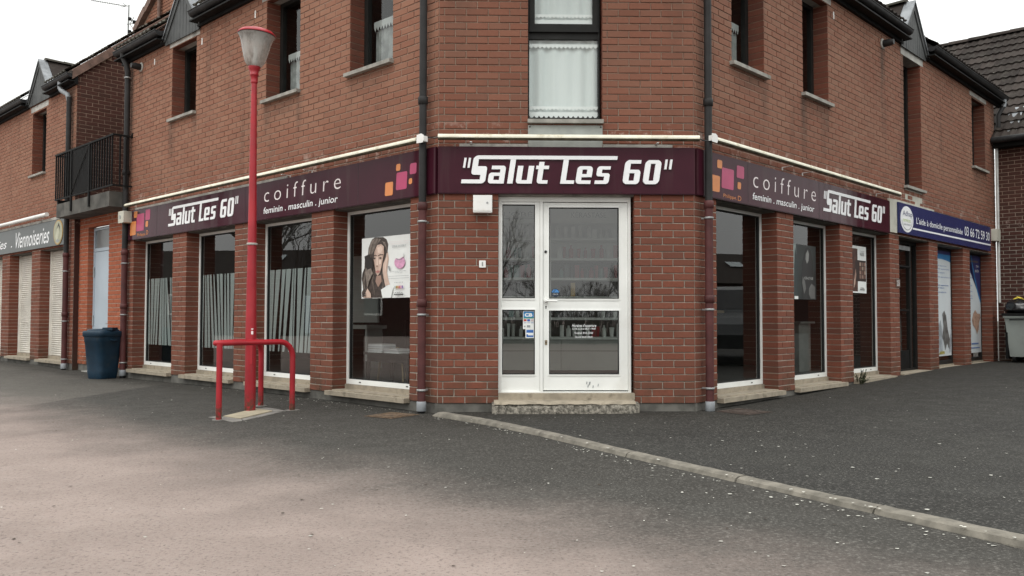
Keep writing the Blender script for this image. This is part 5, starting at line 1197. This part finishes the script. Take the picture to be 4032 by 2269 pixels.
part(T, 'body', loft([sq(.185, zb_+.001), sq(.19, zb_+.02), sq(.205, zb_+.12), sq(.203, zb_+.13), sq(.243, zb_+.6), sq(.250, zb_+.61), sq(.256, zb_+.71)]), M_BIN)
part(T, 'rim', loft([sq(.258, zb_+.69), sq(.272, zb_+.70), sq(.276, zb_+.76), sq(.268, zb_+.785), sq(.24, zb_+.79)]), M_BIN)
part(T, 'lid', loft([sq(.235, zb_+.788, .7), sq(.23, zb_+.81, .7), sq(.12, zb_+.822, .8)]), M_BIN)
hx, hy = -7.27+.2*math.cos(ang), 5.48+.2*math.sin(ang)
part(T, 'lid_flap', MB().box(hx-.10, hx+.06, hy-.09, hy+.12, zb_+.80, zb_+.845), M_BIN)
for sg in (-1, 1):
    c_ = Vector((-7.27+sg*.24*math.cos(ang), 5.48+sg*.24*math.sin(ang), zb_+.63)); part(T, 'handle', MB().tube([c_+Vector((0, -.07, .02)), c_+Vector((sg*.05*math.cos(ang), -.05, 0)), c_+Vector((sg*.05*math.cos(ang), .05, 0)), c_+Vector((0, .07, .02))], .014, 8), M_BIN)

# ------------------------------------------------------------------ gap with pale blue door and balcony
gap = brick_wall(SAL, 'gap_wall', 'L', -10.46, -8.05, 2.74, [(-10.02, -9.02, -.2, 2.55)], M_BRICK_OR, 0, anchor=-10.46, jd=.12)
gap.location = gap.location + Vector((S*.10, S*.10, 0)); 
for ch in gap.children: pass
bpart('L', 'plinth', MB().box(-10.46, -8.05, .115, .3, -.35, -.002), M_RENDER)
fr = MB(); frame_of(fr, -10.015, -9.025, -.14, 2.545, .20, .27, .05, .03, .05); fr.box(-9.964, -9.076, .205, .265, 2.10, 2.16)
sd_ = bpart('L', 'side_door', fr, M_DOORB)
sub(sd_, 'door_leaf', MB().box(-9.964, -9.076, .215, .255, -.11, 2.092), M_DOORB); sub(sd_, 'fanlight', MB().quad((-9.964, .225, 2.16), (-9.076, .225, 2.16), (-9.076, .225, 2.5), (-9.964, .225, 2.5)), M_DOORG)
for z in (1.62, .72): sub(sd_, 'hinge', MB().tube([(-9.975, .195, z), (-9.975, .195, z+.19)], .016, 8), M_STEEL)
sub(sd_, 'handle', MB().box(-9.16, -9.12, .20, .214, .58, .78).tube([(-9.14, .205, .765), (-9.14, .17, .765), (-9.26, .165, .765)], .011, 8), M_STEEL)
sub(sd_, 'door_sill', MB().box(-10.02, -9.02, .02, .3, -.16, -.115), M_CONC)
T = thing('balcony', 'black railed balcony on a stained concrete slab over the pale blue door', 'balcony', 'L', (-9.2, -.15, 2.73))
part(T, 'slab', MB().box(-10.52, -7.98, -.30, 2.5, 2.735, 2.99), plain('stained_concrete', (.075, .072, .064), .9, var=.4, scale=4, bump=.5, dirt=((.20, .19, .17), 2.5, .5)))
part(T, 'top_rail', MB().box(-10.58, -7.80, -.325, -.285, 3.90, 3.93), M_BLACK)
part(T, 'bottom_rail', MB().box(-10.58, -7.80, -.318, -.292, 3.06, 3.085), M_BLACK)
for z0_, z1_ in ((3.90, 3.93), (3.06, 3.085)):
    for xa, xe, ye in ((-7.825, -7.80, -.001), (-10.58, -10.555, -.02)): part(T, 'side_rail', MB().box(xa, xe, -.284, ye, z0_, z1_), M_BLACK)
part(T, 'wall_plate', MB().box(-7.835, -7.79, -.012, -.001, 3.935, 3.98), M_BLACK)
xb = -10.56; q = 0
while xb < -7.80:
    if not (-9.75 < xb < -8.85):
        part(T, 'baluster', MB().box(xb-.011, xb+.011, -.317, -.293, 3.085, 3.90), M_BLACK)
    xb += .112
for x in (-9.72, -8.85): part(T, 'post', MB().box(x-.02, x+.02, -.33, -.30, 2.80, 3.90), M_BLACK)
part(T, 'infill_panel', MB().box(-9.70, -8.87, -.315, -.308, 3.085, 3.90), frost('dark_mesh', (.008, .008, .008), .9))
part(T, 'wire_brace', MB().tube([(-9.70, -.325, 3.12), (-8.87, -.325, 3.88)], .006, 6), M_DARKP)
for y in (-.2, -.1):
    for x in (-7.812,): part(T, 'baluster', MB().box(x-.011, x+.011, y-.011, y+.011, 3.085, 3.90), M_BLACK)
part(T, 'bracket', MB().box(-10.50, -10.44, -.3, -.02, 2.99, 3.06), M_BLACK)

# ------------------------------------------------------------------ bakery on the left
BK = thing('bakery_building', 'brick row house with closed shutters and grey bakery sign at the far left', 'building', 'L', (0, 0, 0))
def kpart(name, mb, mat, label=None, kind=None):
    o = bpy.data.objects.new(name, mb.mesh(name, mat)); COL.objects.link(o); o.parent = BK; return setp(o, label, kind=kind)
X0 = -18.5
BG = [(-12.36, -10.84), (-14.39, -12.89), (-16.45, -14.93)]
brick_wall(BK, 'front_wall', 'L', X0, -10.46, 5.36, [(a, b, -.02, 2.25) for a, b in BG]+[(-13.02, -12.16, 3.82, 5.2)], M_BRICK_L, 220, anchor=-10.5, pick=lambda b: -b[0]+(0 if (b[2] < 2.2 or b[2] > 2.9) else 99))
kpart('plinth', MB().box(X0, -10.46, .012, .3, -.35, -.002), M_RENDER); kpart('lintel', MB().box(X0, -10.5, .03, .3, 2.235, 2.4), M_RENDER)
FR['B'] = FR['L'] @ Matrix.Translation((-10.46, 0, 0)) @ Matrix.Rotation(math.pi/2, 4, 'Z')
vg = [(0, 2.95), (3.2, 2.95), (3.2, 5.62+3.2*.84), (0, 5.62)]
brick_wall(BK, 'gable_wall', 'B', 0, 3.2, 8.1, [], M_BRICK_SHADED, 0, anchor=.06, zbase=2.95, clip=vg)
for a, b in BG:
    sh = kpart('shutter', MB().box(a+.004, b-.004, .252, .262, .09, 2.235), M_SHUT); z = .09
    for xg in (a+.004, b-.045): sub(sh, 'guide_rail', MB().box(xg, xg+.041, .19, .251, .09, 2.235), M_SHUT)
    while z < 2.19:
        mb = MB(); v = []
        for x in (a+.046, b-.046):
            for yy, zz in ((.25, z), (.232, z+.004), (.222, z+.018), (.224, z+.034), (.25, z+.040)): v.append((x, yy, zz))
        mb.add(v, [(k, k+5, k+6, k+1) for k in range(4)]); sub(sh, 'slat', mb, M_SHUT); z += .0435
    sub(sh, 'sill', MB().box(a-.05, b-.005, -.06, -.001, -.03, .02).box(a+.003, b-.003, -.001, .26, -.03, .03).box(a+.003, b-.003, .18, .27, .03, .088), M_STONE)
a, b, c, d = -13.02, -12.16, 3.82, 5.2
fr = MB(); frame_of(fr, a+.004, b-.004, c+.03, d, .2, .26, .07, .08, .05); wn = kpart('window', fr, M_BLACKF); sub(wn, 'pane', MB().quad((a+.07, .23, c+.1), (b-.07, .23, c+.1), (b-.07, .23, d-.04), (a+.07, .23, d-.04)), M_GLASS2); void(wn, a-.2, b+.2, c-.1, d+.1, .31, 1.2)
sub(wn, 'sill', MB().box(a-.05, b+.02, -.06, .24, c-.012, c+.03), M_SILLG); kpart('window_lintel', MB().box(-13.12, -12.05, -.004, .26, 5.202, 5.315), M_CONC)
kpart('return_wall', MB().box(-10.475, -10.452, .012, .40, -.35, 2.95), M_BRICK_SHADED)
mkB = lambda name, mb, mat=M_TILE_OLD: kpart(name, mb, mat)
rd = roof_deck(mkB, X0, -10.40, -.14, 5.52, 5.5, -12.53, .70); tile_roof(rd, slope_m(X0, -.16, 5.525), 7.9, 5.2, 260, M_TILE_OLD, score=lambda x, y: -x*.4-y+(20 if x < 3 else 0), hole=lambda x, y: abs(x+.15+X0+12.53) < .8 and y < 1.2)
gutter(mkB, X0, -13.22, 5.33); gutter(mkB, -11.88, -10.42, 5.33); dormer(mkB, -12.53, .66, 5.36, .84)
for k in range(10):
    a_ = k*.42; c0, s0 = math.cos(PITCH), math.sin(PITCH); y0_, z0_ = -.10+a_*c0, 5.50+a_*s0; y1_, z1_ = y0_+.44*c0, z0_+.44*s0; xx = -10.40+.006*(k % 2)
    sub(rd, 'verge_tile', MB().add([(xx, y0_, z0_-.10), (xx, y1_, z1_-.10), (xx, y1_, z1_+.075), (xx, y0_, z0_+.075), (xx-.22, y1_, z1_+.085), (xx-.22, y0_, z0_+.085)], [(0, 1, 2, 3), (3, 2, 4, 5)]).quad((xx, y0_, z0_-.1), (xx, y0_, z0_+.075), (xx-.03, y0_, z0_+.075), (xx-.03, y0_, z0_-.1)), M_VERGE)
sub(rd, 'skylight', MB().add([(-12.2, 2.55, 7.85), (-11.1, 2.5, 7.85), (-11.1, 3.2, 8.42), (-12.2, 3.2, 8.42), (-12.2, 2.5, 7.95), (-11.1, 2.5, 7.95), (-11.1, 3.15, 8.52), (-12.2, 3.15, 8.52)], [(4, 5, 6, 7), (0, 1, 5, 4), (1, 2, 6, 5), (3, 0, 4, 7)]), M_GUT)
downpipe(mkB, -10.66, 5.1, 2.1, -.10, (1.75, .80, .08), (2.05, .92, 3.3), yo=-.07, r=.05)
kpart('swan_neck', MB().tube([(-11.0, -.13, 5.5), (-11.0, -.13, 5.33), (-10.93, -.12, 5.26), (-10.72, -.08, 5.16), (-10.66, -.07, 5.02)], .046, 10), M_ZINC)
T = thing('shop_sign', 'grey bakery fascia sign with white script and oval emblem', 'sign', 'L', (-13, -.03, 2.27))
part(T, 'sign_panel', MB().box(-17.5, -10.90, -.04, 0, 2.285, 2.79), M_SIGNGREY)
letters(T, M_LET, 'Viennoiseries', -13.85, -11.71, 2.36, 2.70, -.042, .35, .004); letters(T, M_LET, 'eries  .', -15.6, -14.1, 2.40, 2.58, -.042, .35, .004)
part(T, 'emblem', MB().poly([(-11.19+.26*math.cos(k*.2), 2.535+.245*math.sin(k*.2)) for k in range(31)], -.050, -.0405), plain('emblem_rim', (.38, .24, .08), .5)); part(T, 'emblem_face', MB().poly([(-11.19+.235*math.cos(k*.2), 2.535+.22*math.sin(k*.2)) for k in range(31)], -.052), plain('emblem_face', (.36, .36, .25), .5))
part(T, 'emblem_mark', MB().poly([(-11.26, 2.60), (-11.15, 2.72), (-11.08, 2.64), (-11.06, 2.52), (-11.1, 2.6), (-11.16, 2.66)], -.0535), M_INK); part(T, 'emblem_figure', MB().poly([(-11.32, 2.46), (-11.24, 2.60), (-11.16, 2.62), (-11.12, 2.54), (-11.16, 2.42), (-11.26, 2.38)], -.0533), plain('emblem_pale', (.48, .48, .36), .5)); part(T, 'emblem_wheat', MB().poly([(-11.3, 2.36), (-11.19, 2.34), (-11.08, 2.37), (-11.19, 2.40)], -.0538), M_INKG)
T = thing('tube_light', 'white tube light above the grey bakery sign', 'light', 'L', (-14.5, -.12, 2.87)); part(T, 'tube_cover', MB().tube([(-17.5, -.12, 2.915), (-11.62, -.12, 2.915)], .04, 14), M_WHITE2)
for x in (-16, -14, -12.2): part(T, 'bracket', MB().box(x-.012, x+.012, -.13, 0, 2.86, 2.866), M_WHITE2)
one('mounting_batten', MB().box(-17.4, -10.95, -.035, 0, 2.80, 2.85), M_CONC, 'weathered batten above the grey bakery sign', 'batten', 'L')
# aerial behind the bakery roof
pa_ = FR['L'] @ Vector((-14.46, 2.5, 7.5)); ds = (pa_-CAMP).dot(fw)/3317.6       # metres per photo pixel at the mast
T = thing('tv_aerial', 'grey television aerial mast rising behind the left roof', 'antenna', base=tuple(pa_))
q = lambda u, v, w=0.: pa_+rt*(u*ds)+Vector((0, 0, .3+v*ds))+Vector((rt.y, -rt.x, 0))*w
part(T, 'mast', MB().tube([q(0, -60), q(1, 124)], .022, 8), M_STEEL); part(T, 'boom', MB().tube([q(1, 119), q(-25, 122), q(-150, 143)], .011, 6), M_STEEL); part(T, 'boom', MB().tube([q(-6, 47), q(45, 51)], .010, 6), M_STEEL)
for k in range(13): part(T, 'element', MB().tube([q(-34-k*9, 123+k*1.5, -.10), q(-34-k*9, 123+k*1.5, .10)], .004, 5), M_STEEL)
for u, v, u2_, v2_ in ((-6, 120, -25, 132), (-6, 120, -28, 115), (8, 50, 22, 75), (8, 46, 22, 24)): part(T, 'reflector', MB().tube([q(u, v), q(u2_, v2_)], .010, 6), M_STEEL)
for k in range(5): part(T, 'element', MB().tube([q(24+k*5, 42), q(21+k*5, 62)], .004, 5), M_STEEL)
for u, v in ((6, 68), (24, 56), (6, 17)): part(T, 'amplifier', MB().tube([q(u, v-5), q(u, v+5)], .045, 8), M_BLACK)
# ------------------------------------------------------------------ wing on the right
WG = thing('wing_house', 'brick wing with dark tiled roof at the far right', 'building', 'R', (11.4, 0, 0))
def gpart(name, mb, mat):
    o = bpy.data.objects.new(name, mb.mesh(name, mat)); COL.objects.link(o); o.parent = WG; o.location = (-11.4, 0, 0); return o
FR['G'] = FR['R'] @ Matrix.Translation((11.4, 0, 0)) @ Matrix.Rotation(-math.pi/2, 4, 'Z')    # local x runs out towards the street
brick_wall(WG, 'side_wall', 'G', 0, 3.0, 4.34, [], M_BRICK_SHADED, 300, anchor=.0, pick=lambda b: b[0])
gpart('end_wall', MB().poly([(11.41, -.3), (18.6, -.3), (18.6, 4.3), (15, 7.6), (11.41, 4.4)], -2.995), M_BRICK_SHADED); gpart('plinth', MB().box(11.412, 11.6, -3.0, 0, -.3, -.001), M_RENDER)
c0, s0 = math.cos(PITCH), math.sin(PITCH)
Mw = Matrix.Translation((11.08, 3.2, 4.42)) @ Matrix.Rotation(-math.pi/2, 4, 'Z') @ Matrix.Rotation(PITCH, 4, 'X')
rd = gpart('roof', MB().quad((11.08, 3.2, 4.42), (11.08, -3.15, 4.42), (11.08+5.1*c0, -3.15, 4.42+5.1*s0), (11.08+5.1*c0, 3.2, 4.42+5.1*s0)), M_TILE)
tile_roof(rd, Mw, 6.2, 4.85, 300, M_TILE, score=lambda x, y: abs(x-2.6))
for k in range(14):
    y = 3.2-k*.45; mb = MB(); n_ = 6; v = []; xr, zr_ = 11.08+5.08*c0, 4.42+5.08*s0
    for yy, r_ in ((y, .13), (y-.47, .115)):
        for q in range(n_+1): a_ = math.pi*q/n_; v.append((xr+r_*math.cos(a_), yy, zr_+r_*.8*math.sin(a_)))
    mb.add(v, [(q, q+1, n_+2+q, n_+1+q) for q in range(n_)], True); mb.add(v[n_+1:], [tuple(range(n_, -1, -1))]); sub(rd, 'ridge_tile', mb, M_TILE)
gpart('fascia_board', MB().box(11.16, 11.40, -3.1, -.02, 4.30, 4.40), M_BLACK); gpart('gutter', MB().tube([(11.08, -3.1, 4.44), (11.08, -.02, 4.44)], .065, 10), M_GUT)
gpart('valley_flashing', MB().quad((11.12, -.16, 4.47), (11.12, -.42, 4.47), (12.0, -.40, 5.24), (12.0, -.16, 5.24)), M_ZINC)
# waste containers
T = thing('waste_container', 'large pale grey wheeled waste container with black lid by the wing wall', 'container', 'R', (11.0, -.95, .03))
zc = .05
mb = MB(); mb.add([(10.72, -.36, zc+.10), (10.72, -1.62, zc+.10), (11.3, -1.62, zc+.10), (11.3, -.36, zc+.10), (10.62, -.30, .93), (10.62, -1.68, .93), (11.36, -1.68, .93), (11.36, -.30, .93)], [(0, 1, 5, 4)[::-1], (1, 2, 6, 5)[::-1], (2, 3, 7, 6)[::-1], (3, 0, 4, 7)[::-1], (0, 1, 2, 3), (7, 6, 5, 4)[::-1]])
part(T, 'body', mb, M_CONT); part(T, 'lid', MB().box(10.57, 11.38, -1.72, -.26, .935, .985), M_BLACK); part(T, 'rim', MB().box(10.585, 10.62, -1.70, -.28, .90, .932), M_CONT)
part(T, 'side_frame', MB().box(10.66, 11.3, -.34, -.30, zc+.06, .90), M_BLACK)
for x, y in ((10.82, -.42), (11.2, -.42), (10.82, -1.5), (11.2, -1.5)):
    w_ = part(T, 'wheel', MB().tube([(x, y-.025, zc+.095), (x, y+.025, zc+.095)], .10, 16), M_RUBBER)
part(T, 'handle', MB().tube([(10.60, -.40, .86), (10.56, -.40, .86), (10.56, -.62, .86), (10.60, -.62, .86)], .012, 6), M_BLACK)
import mathutils
def blob(c, r, sx, sz, n1=20, n2=28):
    mb = MB(); v = []
    for i in range(n1+1):
        th = math.pi*i/n1
        for k in range(n2):
            ph = 2*math.pi*k/n2; d = Vector((math.sin(th)*math.cos(ph), math.sin(th)*math.sin(ph), math.cos(th)))
            q = r*(1+.16*mathutils.noise.noise(d*2.3)+.09*mathutils.noise.noise(d*6)+.04*abs(math.sin(ph*9))*max(0, math.cos(th)))
            v.append((c[0]+d.x*q*sx, c[1]+d.y*q*sx, max(c[2]+d.z*q*sz, .986)))
    mb.add(v, [(i*n2+k, (i+1)*n2+k, (i+1)*n2+(k+1) % n2, i*n2+(k+1) % n2) for i in range(n1) for k in range(n2)], True); return mb
T = thing('rubbish_bag', 'black rubbish bag with yellow tie lying on the waste container', 'bag', 'R', (10.92, -.48, .986))
part(T, 'sack', blob((10.92, -.50, 1.09), .24, 1.1, .70), M_BAG); part(T, 'tie', MB().tube([(10.78, -.42, 1.255), (10.82, -.5, 1.285), (10.86, -.56, 1.27), (10.84, -.48, 1.30), (10.9, -.42, 1.275)], .010, 6).tube([(10.82, -.5, 1.28), (10.8, -.6, 1.25)], .008, 6), M_YEL)

# ------------------------------------------------------------------ weeds, litter, petals
T = thing('weed', 'small straggly weed at the foot of the second right pier', 'plant', 'R', (4.15, -.06, -.02)); mb = MB(); sm = MB()
for k in range(46):
    a_ = random.uniform(0, 6.28); l = random.uniform(.03, .15); h = random.uniform(.02, .24)*(1-l*3.4 if l < .25 else .2)
    b0 = Vector((4.15+.03*math.cos(a_), -.07+.03*math.sin(a_), -.03)); t = Vector((4.15+l*math.cos(a_), -.10+l*.7*math.sin(a_), .0+max(h, .02)))
    sm.tube([b0, (b0+t)/2+Vector((0, 0, .02)), t], .0025, 4, caps=False)
    for q in range(3):
        p = b0.lerp(t, .45+.27*q); s_ = random.uniform(.012, .024); u = Vector((random.uniform(-1, 1), random.uniform(-1, 1), random.uniform(-.4, .8))).normalized(); w_ = u.cross(Vector((.3, .2, 1))).normalized()
        mb.quad(p-w_*s_*.5, p+u*s_, p+w_*s_*.5+u*s_*.6, p-u*s_*.4)
part(T, 'stems', sm, M_LEAF); part(T, 'leaves', mb, M_LEAF, kind='stuff')
mb = MB(); random.seed(11)
def speck(X, Y, z, s_):
    n_ = random.choice((4, 5, 6)); a0 = random.uniform(0, 6.28); e = random.uniform(.5, 1)
    v = [(X+s_*math.cos(a0+6.283*k/n_)*random.uniform(.75, 1.1), Y+e*s_*math.sin(a0+6.283*k/n_)*random.uniform(.75, 1.1), z+.004+random.uniform(0, .003)) for k in range(n_)]; mb.add(v, [tuple(range(n_))])
def kside(X, Y):     # right of the kerb?
    for i in range(len(KP)-1):
        (x0_, y0_), (x1_, y1_) = KP[i], KP[i+1]
        if y1_ <= Y <= y0_: return X-(x0_+(x1_-x0_)*(y0_-Y)/(y0_-y1_))
    return 1 if X > KP[0][0] else -1
cnt = 0
while cnt < 310:
    d_ = 3.2+11*random.random()**1.3; an = random.uniform(-.56, .56); X, Y = CAMP.x+d_*math.sin(an), CAMP.y+d_*math.cos(an)
    if (X+W/2)+Y > -.15 and X < -W/2 or (Y > -.12 and -W/2 <= X <= W/2) or (X > W/2 and Y-(X-W/2) > -.15): continue
    k_ = kside(X, Y)
    if -.2 < k_ < .02: continue
    pink = (X+4.04)*-.749+(Y-.15)*-.662
    if pink > .3 and random.random() < .72: continue
    speck(X, Y, zup(X, Y) if k_ > 0 else zlow(X, Y), random.uniform(.004, .010) if random.random() < .85 else random.uniform(.011, .018)); cnt += 1
for i in range(170):      # drift caught in the kerb channel
    t = random.uniform(.2, 7); p = lerp(KP, t); q = lerp(KP, t+.01); d = Vector((q[0]-p[0], q[1]-p[1])).normalized(); nn = Vector((d.y, -d.x)); nn = nn if nn.x < 0 else -nn
    o = .16+abs(random.gauss(0, .05)); X, Y = p[0]+nn.x*o, p[1]+nn.y*o; speck(X, Y, zlow(X, Y), random.uniform(.005, .013))
for i in range(40):
    t = random.uniform(.5, 6.5); p = lerp(KP, t); X, Y = p[0]-.09, p[1]-.045; speck(X, Y, zup(X, Y)+.004, random.uniform(.006, .014))
for i in range(130):      # grit against the left wall and round the covers
    s_ = random.uniform(.1, 2.6) if i < 80 else random.uniform(2, 9); o = abs(random.gauss(0, .18))+.08; p = FR['L'] @ Vector((-s_, -o, 0)); speck(p.x, p.y, zlow(p.x, p.y), random.uniform(.004, .012))
one('petals', mb, M_PETAL, 'white fallen petals and paper specks on the asphalt', 'petals', kind='stuff')
mb = MB()
for i in range(260):
    X, Y = random.uniform(-8, 4), random.uniform(-5.2, 1)
    if (X+W/2)+Y > -.2 or kside(X, Y) > -.25 and kside(X, Y) < .05: continue
    speck(X, Y, zup(X, Y) if kside(X, Y) > 0 else zlow(X, Y), random.uniform(.005, .014))
one('leaf_litter', mb, plain('dead_leaf', (.045, .032, .022), .9), 'dark dead leaf crumbs scattered over the asphalt', 'litter', kind='stuff')

# ------------------------------------------------------------------ across the square: what the panes mirror
random.seed(5)
def bare_tree(name, X, Y, h, spread, label, nb=5, grp='bare trees across the square'):
    z0 = zlow(X, Y); T = thing(name, label, 'tree', base=(X, Y, z0), group=grp); tr = MB(); br = MB()
    tr.tube([(X, Y, z0), (X+.03, Y, z0+h*.25), (X+.05, Y+.03, z0+h*.42)], [h*.02, h*.015, h*.009], 7)
    def grow(p, d, l, r_, dep):
        q = p+d*l*.5+Vector((random.uniform(-1, 1), random.uniform(-1, 1), random.uniform(-.3, 1)))*l*.06; e = q+(d+Vector((0, 0, .12))).normalized()*l*.5
        br.tube([p, q, e], [r_, r_*.8, r_*.55], 3 if dep < 2 else 4, caps=False, smooth=False)
        if dep == 0: return
        for k in range(random.choice((4, 4, 5))):
            nd = (d+Vector((random.uniform(-1, 1), random.uniform(-1, 1), random.uniform(-.4, .9)))*.75).normalized(); b_ = p.lerp(e, random.uniform(.45, 1)); grow(b_, nd, l*random.uniform(.5, .72), r_*.55, dep-1)
    for k in range(nb+3):
        a_ = 6.283*k/(nb+3)+random.uniform(-.3, .3); b_ = Vector((X+.03, Y, z0+h*random.uniform(.12, .42)))
        grow(b_, Vector((math.cos(a_)*spread, math.sin(a_)*spread, random.uniform(.5, 1.1))).normalized(), h*random.uniform(.20, .30), h*.0065, 4)
    part(T, 'trunk', tr, M_BARK); part(T, 'branches', br, M_BARK)
for i, (X, Y, h, lb) in enumerate(((-1.3, -23, 5.6, 'tall bare tree standing left of the hedge row across the square'), (1.2, -23.5, 3.6, 'low bare bush in the hedge row across the square'), (3.2, -24, 3.4, 'second bare bush in the hedge row across the square'), (5.0, -23.5, 4.2, 'wide bare bush at the right of the hedge row across the square'), (7.0, -24, 5.4, 'tall bare tree right of the hedge row across the square'), (-4.5, -24, 4.0, 'bare bush far left of the hedge row across the square'), (-24, 8.5, 8.5, 'large bare tree far left mirrored in the striped window'))):
    bare_tree('bare_tree', X, Y, h, .8, lb)
mb = MB()
for k in range(2600):
    X = random.uniform(-9, 12); Y = -25.5+random.uniform(-.8, .8); z = zlow(X, Y); h = random.uniform(.5, 1.9); mb.tube([(X, Y, z), (X+random.uniform(-.2, .2), Y+random.uniform(-.2, .2), z+h*.6), (X+random.uniform(-.4, .4), Y, z+h)], [.02, .013, .004], 3, caps=False, smooth=False)
one('hedge', mb, M_BARK, 'dense leafless hedge across the square', 'hedge', kind='stuff')
def far_house(X, Y, rz, w, d, hw, hr, label, sk=True):
    T = thing('far_house', label, 'house', base=(X, Y, 0)); T.rotation_euler = (0, 0, rz)
    T['_b'] = (0, 0, 0)
    part(T, 'walls', MB().box(-w/2, w/2, 0, d, -.3, hw), M_BRICK_SHADED)
    r_ = MB(); r_.quad((-w/2-.3, -.4, hw-.1), (w/2+.3, -.4, hw-.1), (w/2+.3, d/2, hr), (-w/2-.3, d/2, hr)); r_.quad((w/2+.3, d+.4, hw-.1), (-w/2-.3, d+.4, hw-.1), (-w/2-.3, d/2, hr), (w/2+.3, d/2, hr)); rf = part(T, 'roof', r_, M_TILE)
    for sg in (-1, 1): part(T, 'gable', MB().add([(sg*w/2, 0, hw), (sg*w/2, d, hw), (sg*w/2, d/2, hr-.1)], [(0, 1, 2)]), M_BRICK_SHADED)
    for x in (-w*.3, w*.05, w*.32):
        wn = part(T, 'window', MB().box(x-.7, x+.7, -.04, .02, 1.0, 2.2), M_WHITE); sub(wn, 'pane', MB().quad((x-.6, -.05, 1.1), (x+.6, -.05, 1.1), (x+.6, -.05, 2.1), (x-.6, -.05, 2.1)), M_GUT)
    dr = part(T, 'door', MB().box(-w*.12-.5, -w*.12+.5, -.05, .02, 0, 2.1), M_DOORB)
    if sk:
        for x, t in ((.6, .62), (1.0, .34), (-3, .5)):
            y0_, z0_ = -.4+(d/2+.4)*t, hw-.1+(hr-hw+.1)*t; dy, dz = (d/2+.4)*.16, (hr-hw+.1)*.16
            sub(rf, 'skylight', MB().quad((x, y0_-.05, z0_+.1), (x+1.2, y0_-.05, z0_+.1), (x+1.2, y0_+dy-.05, z0_+dz+.1), (x, y0_+dy-.05, z0_+dz+.1)), plain('skylight_glass', (.30, .35, .36), .05, spec=1))
far_house(46, 13, R_(-90-18), 26, 9, 3.2, 5.4, 'long low house with dark roof and skylights far to the right')
far_house(-40, 12, R_(90+8), 18, 8, 3.0, 5.0, 'low dark roofed house far to the left')
# parked car on the right pavement (outside the picture, mirrored in the first right window)
T = thing('parked_car', 'dark grey estate car parked on the right pavement', 'car', base=(9.4, 2.9, .03)); T.rotation_euler = (0, 0, R_(200)); T['_b'] = (0, 0, 0)
M_CAR = plain('car_paint', (.030, .035, .037), .25, var=.03, spec=.4)
prof = [(2.15, .30), (2.2, .55), (2.1, .74), (1.85, .86), (1.1, .98), (.85, 1.02), (.25, 1.42), (-.2, 1.5), (-1.2, 1.5), (-1.75, 1.38), (-2.05, 1.0), (-2.15, .8), (-2.15, .4), (-2.0, .28)]
def arch(cx): return [(cx-.36*math.cos(t*math.pi/8), .30+.38*math.sin(t*math.pi/8)) for t in range(9)]
outl = [(2.15, .30), (2.2, .55), (2.1, .74), (1.85, .86), (1.1, .98), (.9, 1.0), (-2.0, 1.02), (-2.15, .8), (-2.15, .4), (-2.0, .28)]+arch(-1.35)+arch(1.4)
part(T, 'body', MB().poly(outl, -.88, .88), M_CAR)
cb = MB(); lo = [(.95, .99), (.25, 1.42), (-.2, 1.5), (-1.2, 1.5), (-1.75, 1.38), (-2.02, 1.0)]
v = [(x, -.86+.18*(z-1)/.5, z) for x, z in lo]+[(x, .86-.18*(z-1)/.5, z) for x, z in lo]; n_ = len(lo)
cb.add(v, [tuple(range(n_-1, -1, -1)), tuple(range(n_, 2*n_))]+[(i, i+1, n_+i+1, n_+i) for i in range(n_-1)]); part(T, 'cabin', cb, M_CAR)
for sg in (-1, 1):
    g = MB(); yy = lambda z: sg*(.868-.18*(z-1)/.5); pts = [(.72, 1.06), (.22, 1.38), (-.3, 1.44), (-1.1, 1.44), (-1.6, 1.34), (-1.75, 1.06)]; vv = [(x, yy(z), z) for x, z in pts]; g.add(vv, [tuple(range(6)) if sg > 0 else tuple(range(5, -1, -1))]); part(T, 'side_glass', g, M_GUT)
    part(T, 'headlight', MB().add([(2.13, sg*.55, .64), (2.13, sg*.86, .64), (1.95, sg*.885, .82), (2.0, sg*.55, .80)], [(0, 1, 2, 3)]), M_STEEL); part(T, 'mirror', MB().box(.62, .8, sg*.9-.08, sg*.9+.08, 1.02, 1.15), M_CAR)
    for cx in (-1.35, 1.4):
        w_ = part(T, 'wheel', MB().tube([(cx, sg*.68, .31), (cx, sg*.87, .31)], .31, 24), M_RUBBER); sub(w_, 'rim', MB().lathe([(.20, 0), (.19, .012), (.05, .02), (.0005, .02)], (0, 0, 0), 16).__class__().tube([(cx, sg*.868, .31), (cx, sg*.878, .31)], .20, 16), M_STEEL)
part(T, 'windscreen', MB().add([(.90, -.7, 1.03), (.90, .7, 1.03), (.30, .62, 1.41), (.30, -.62, 1.41)], [(0, 1, 2, 3)]), M_GUT)
for o in bpy.data.objects:
    for k in ('_b', '_n'):
        if k in o: del o[k]
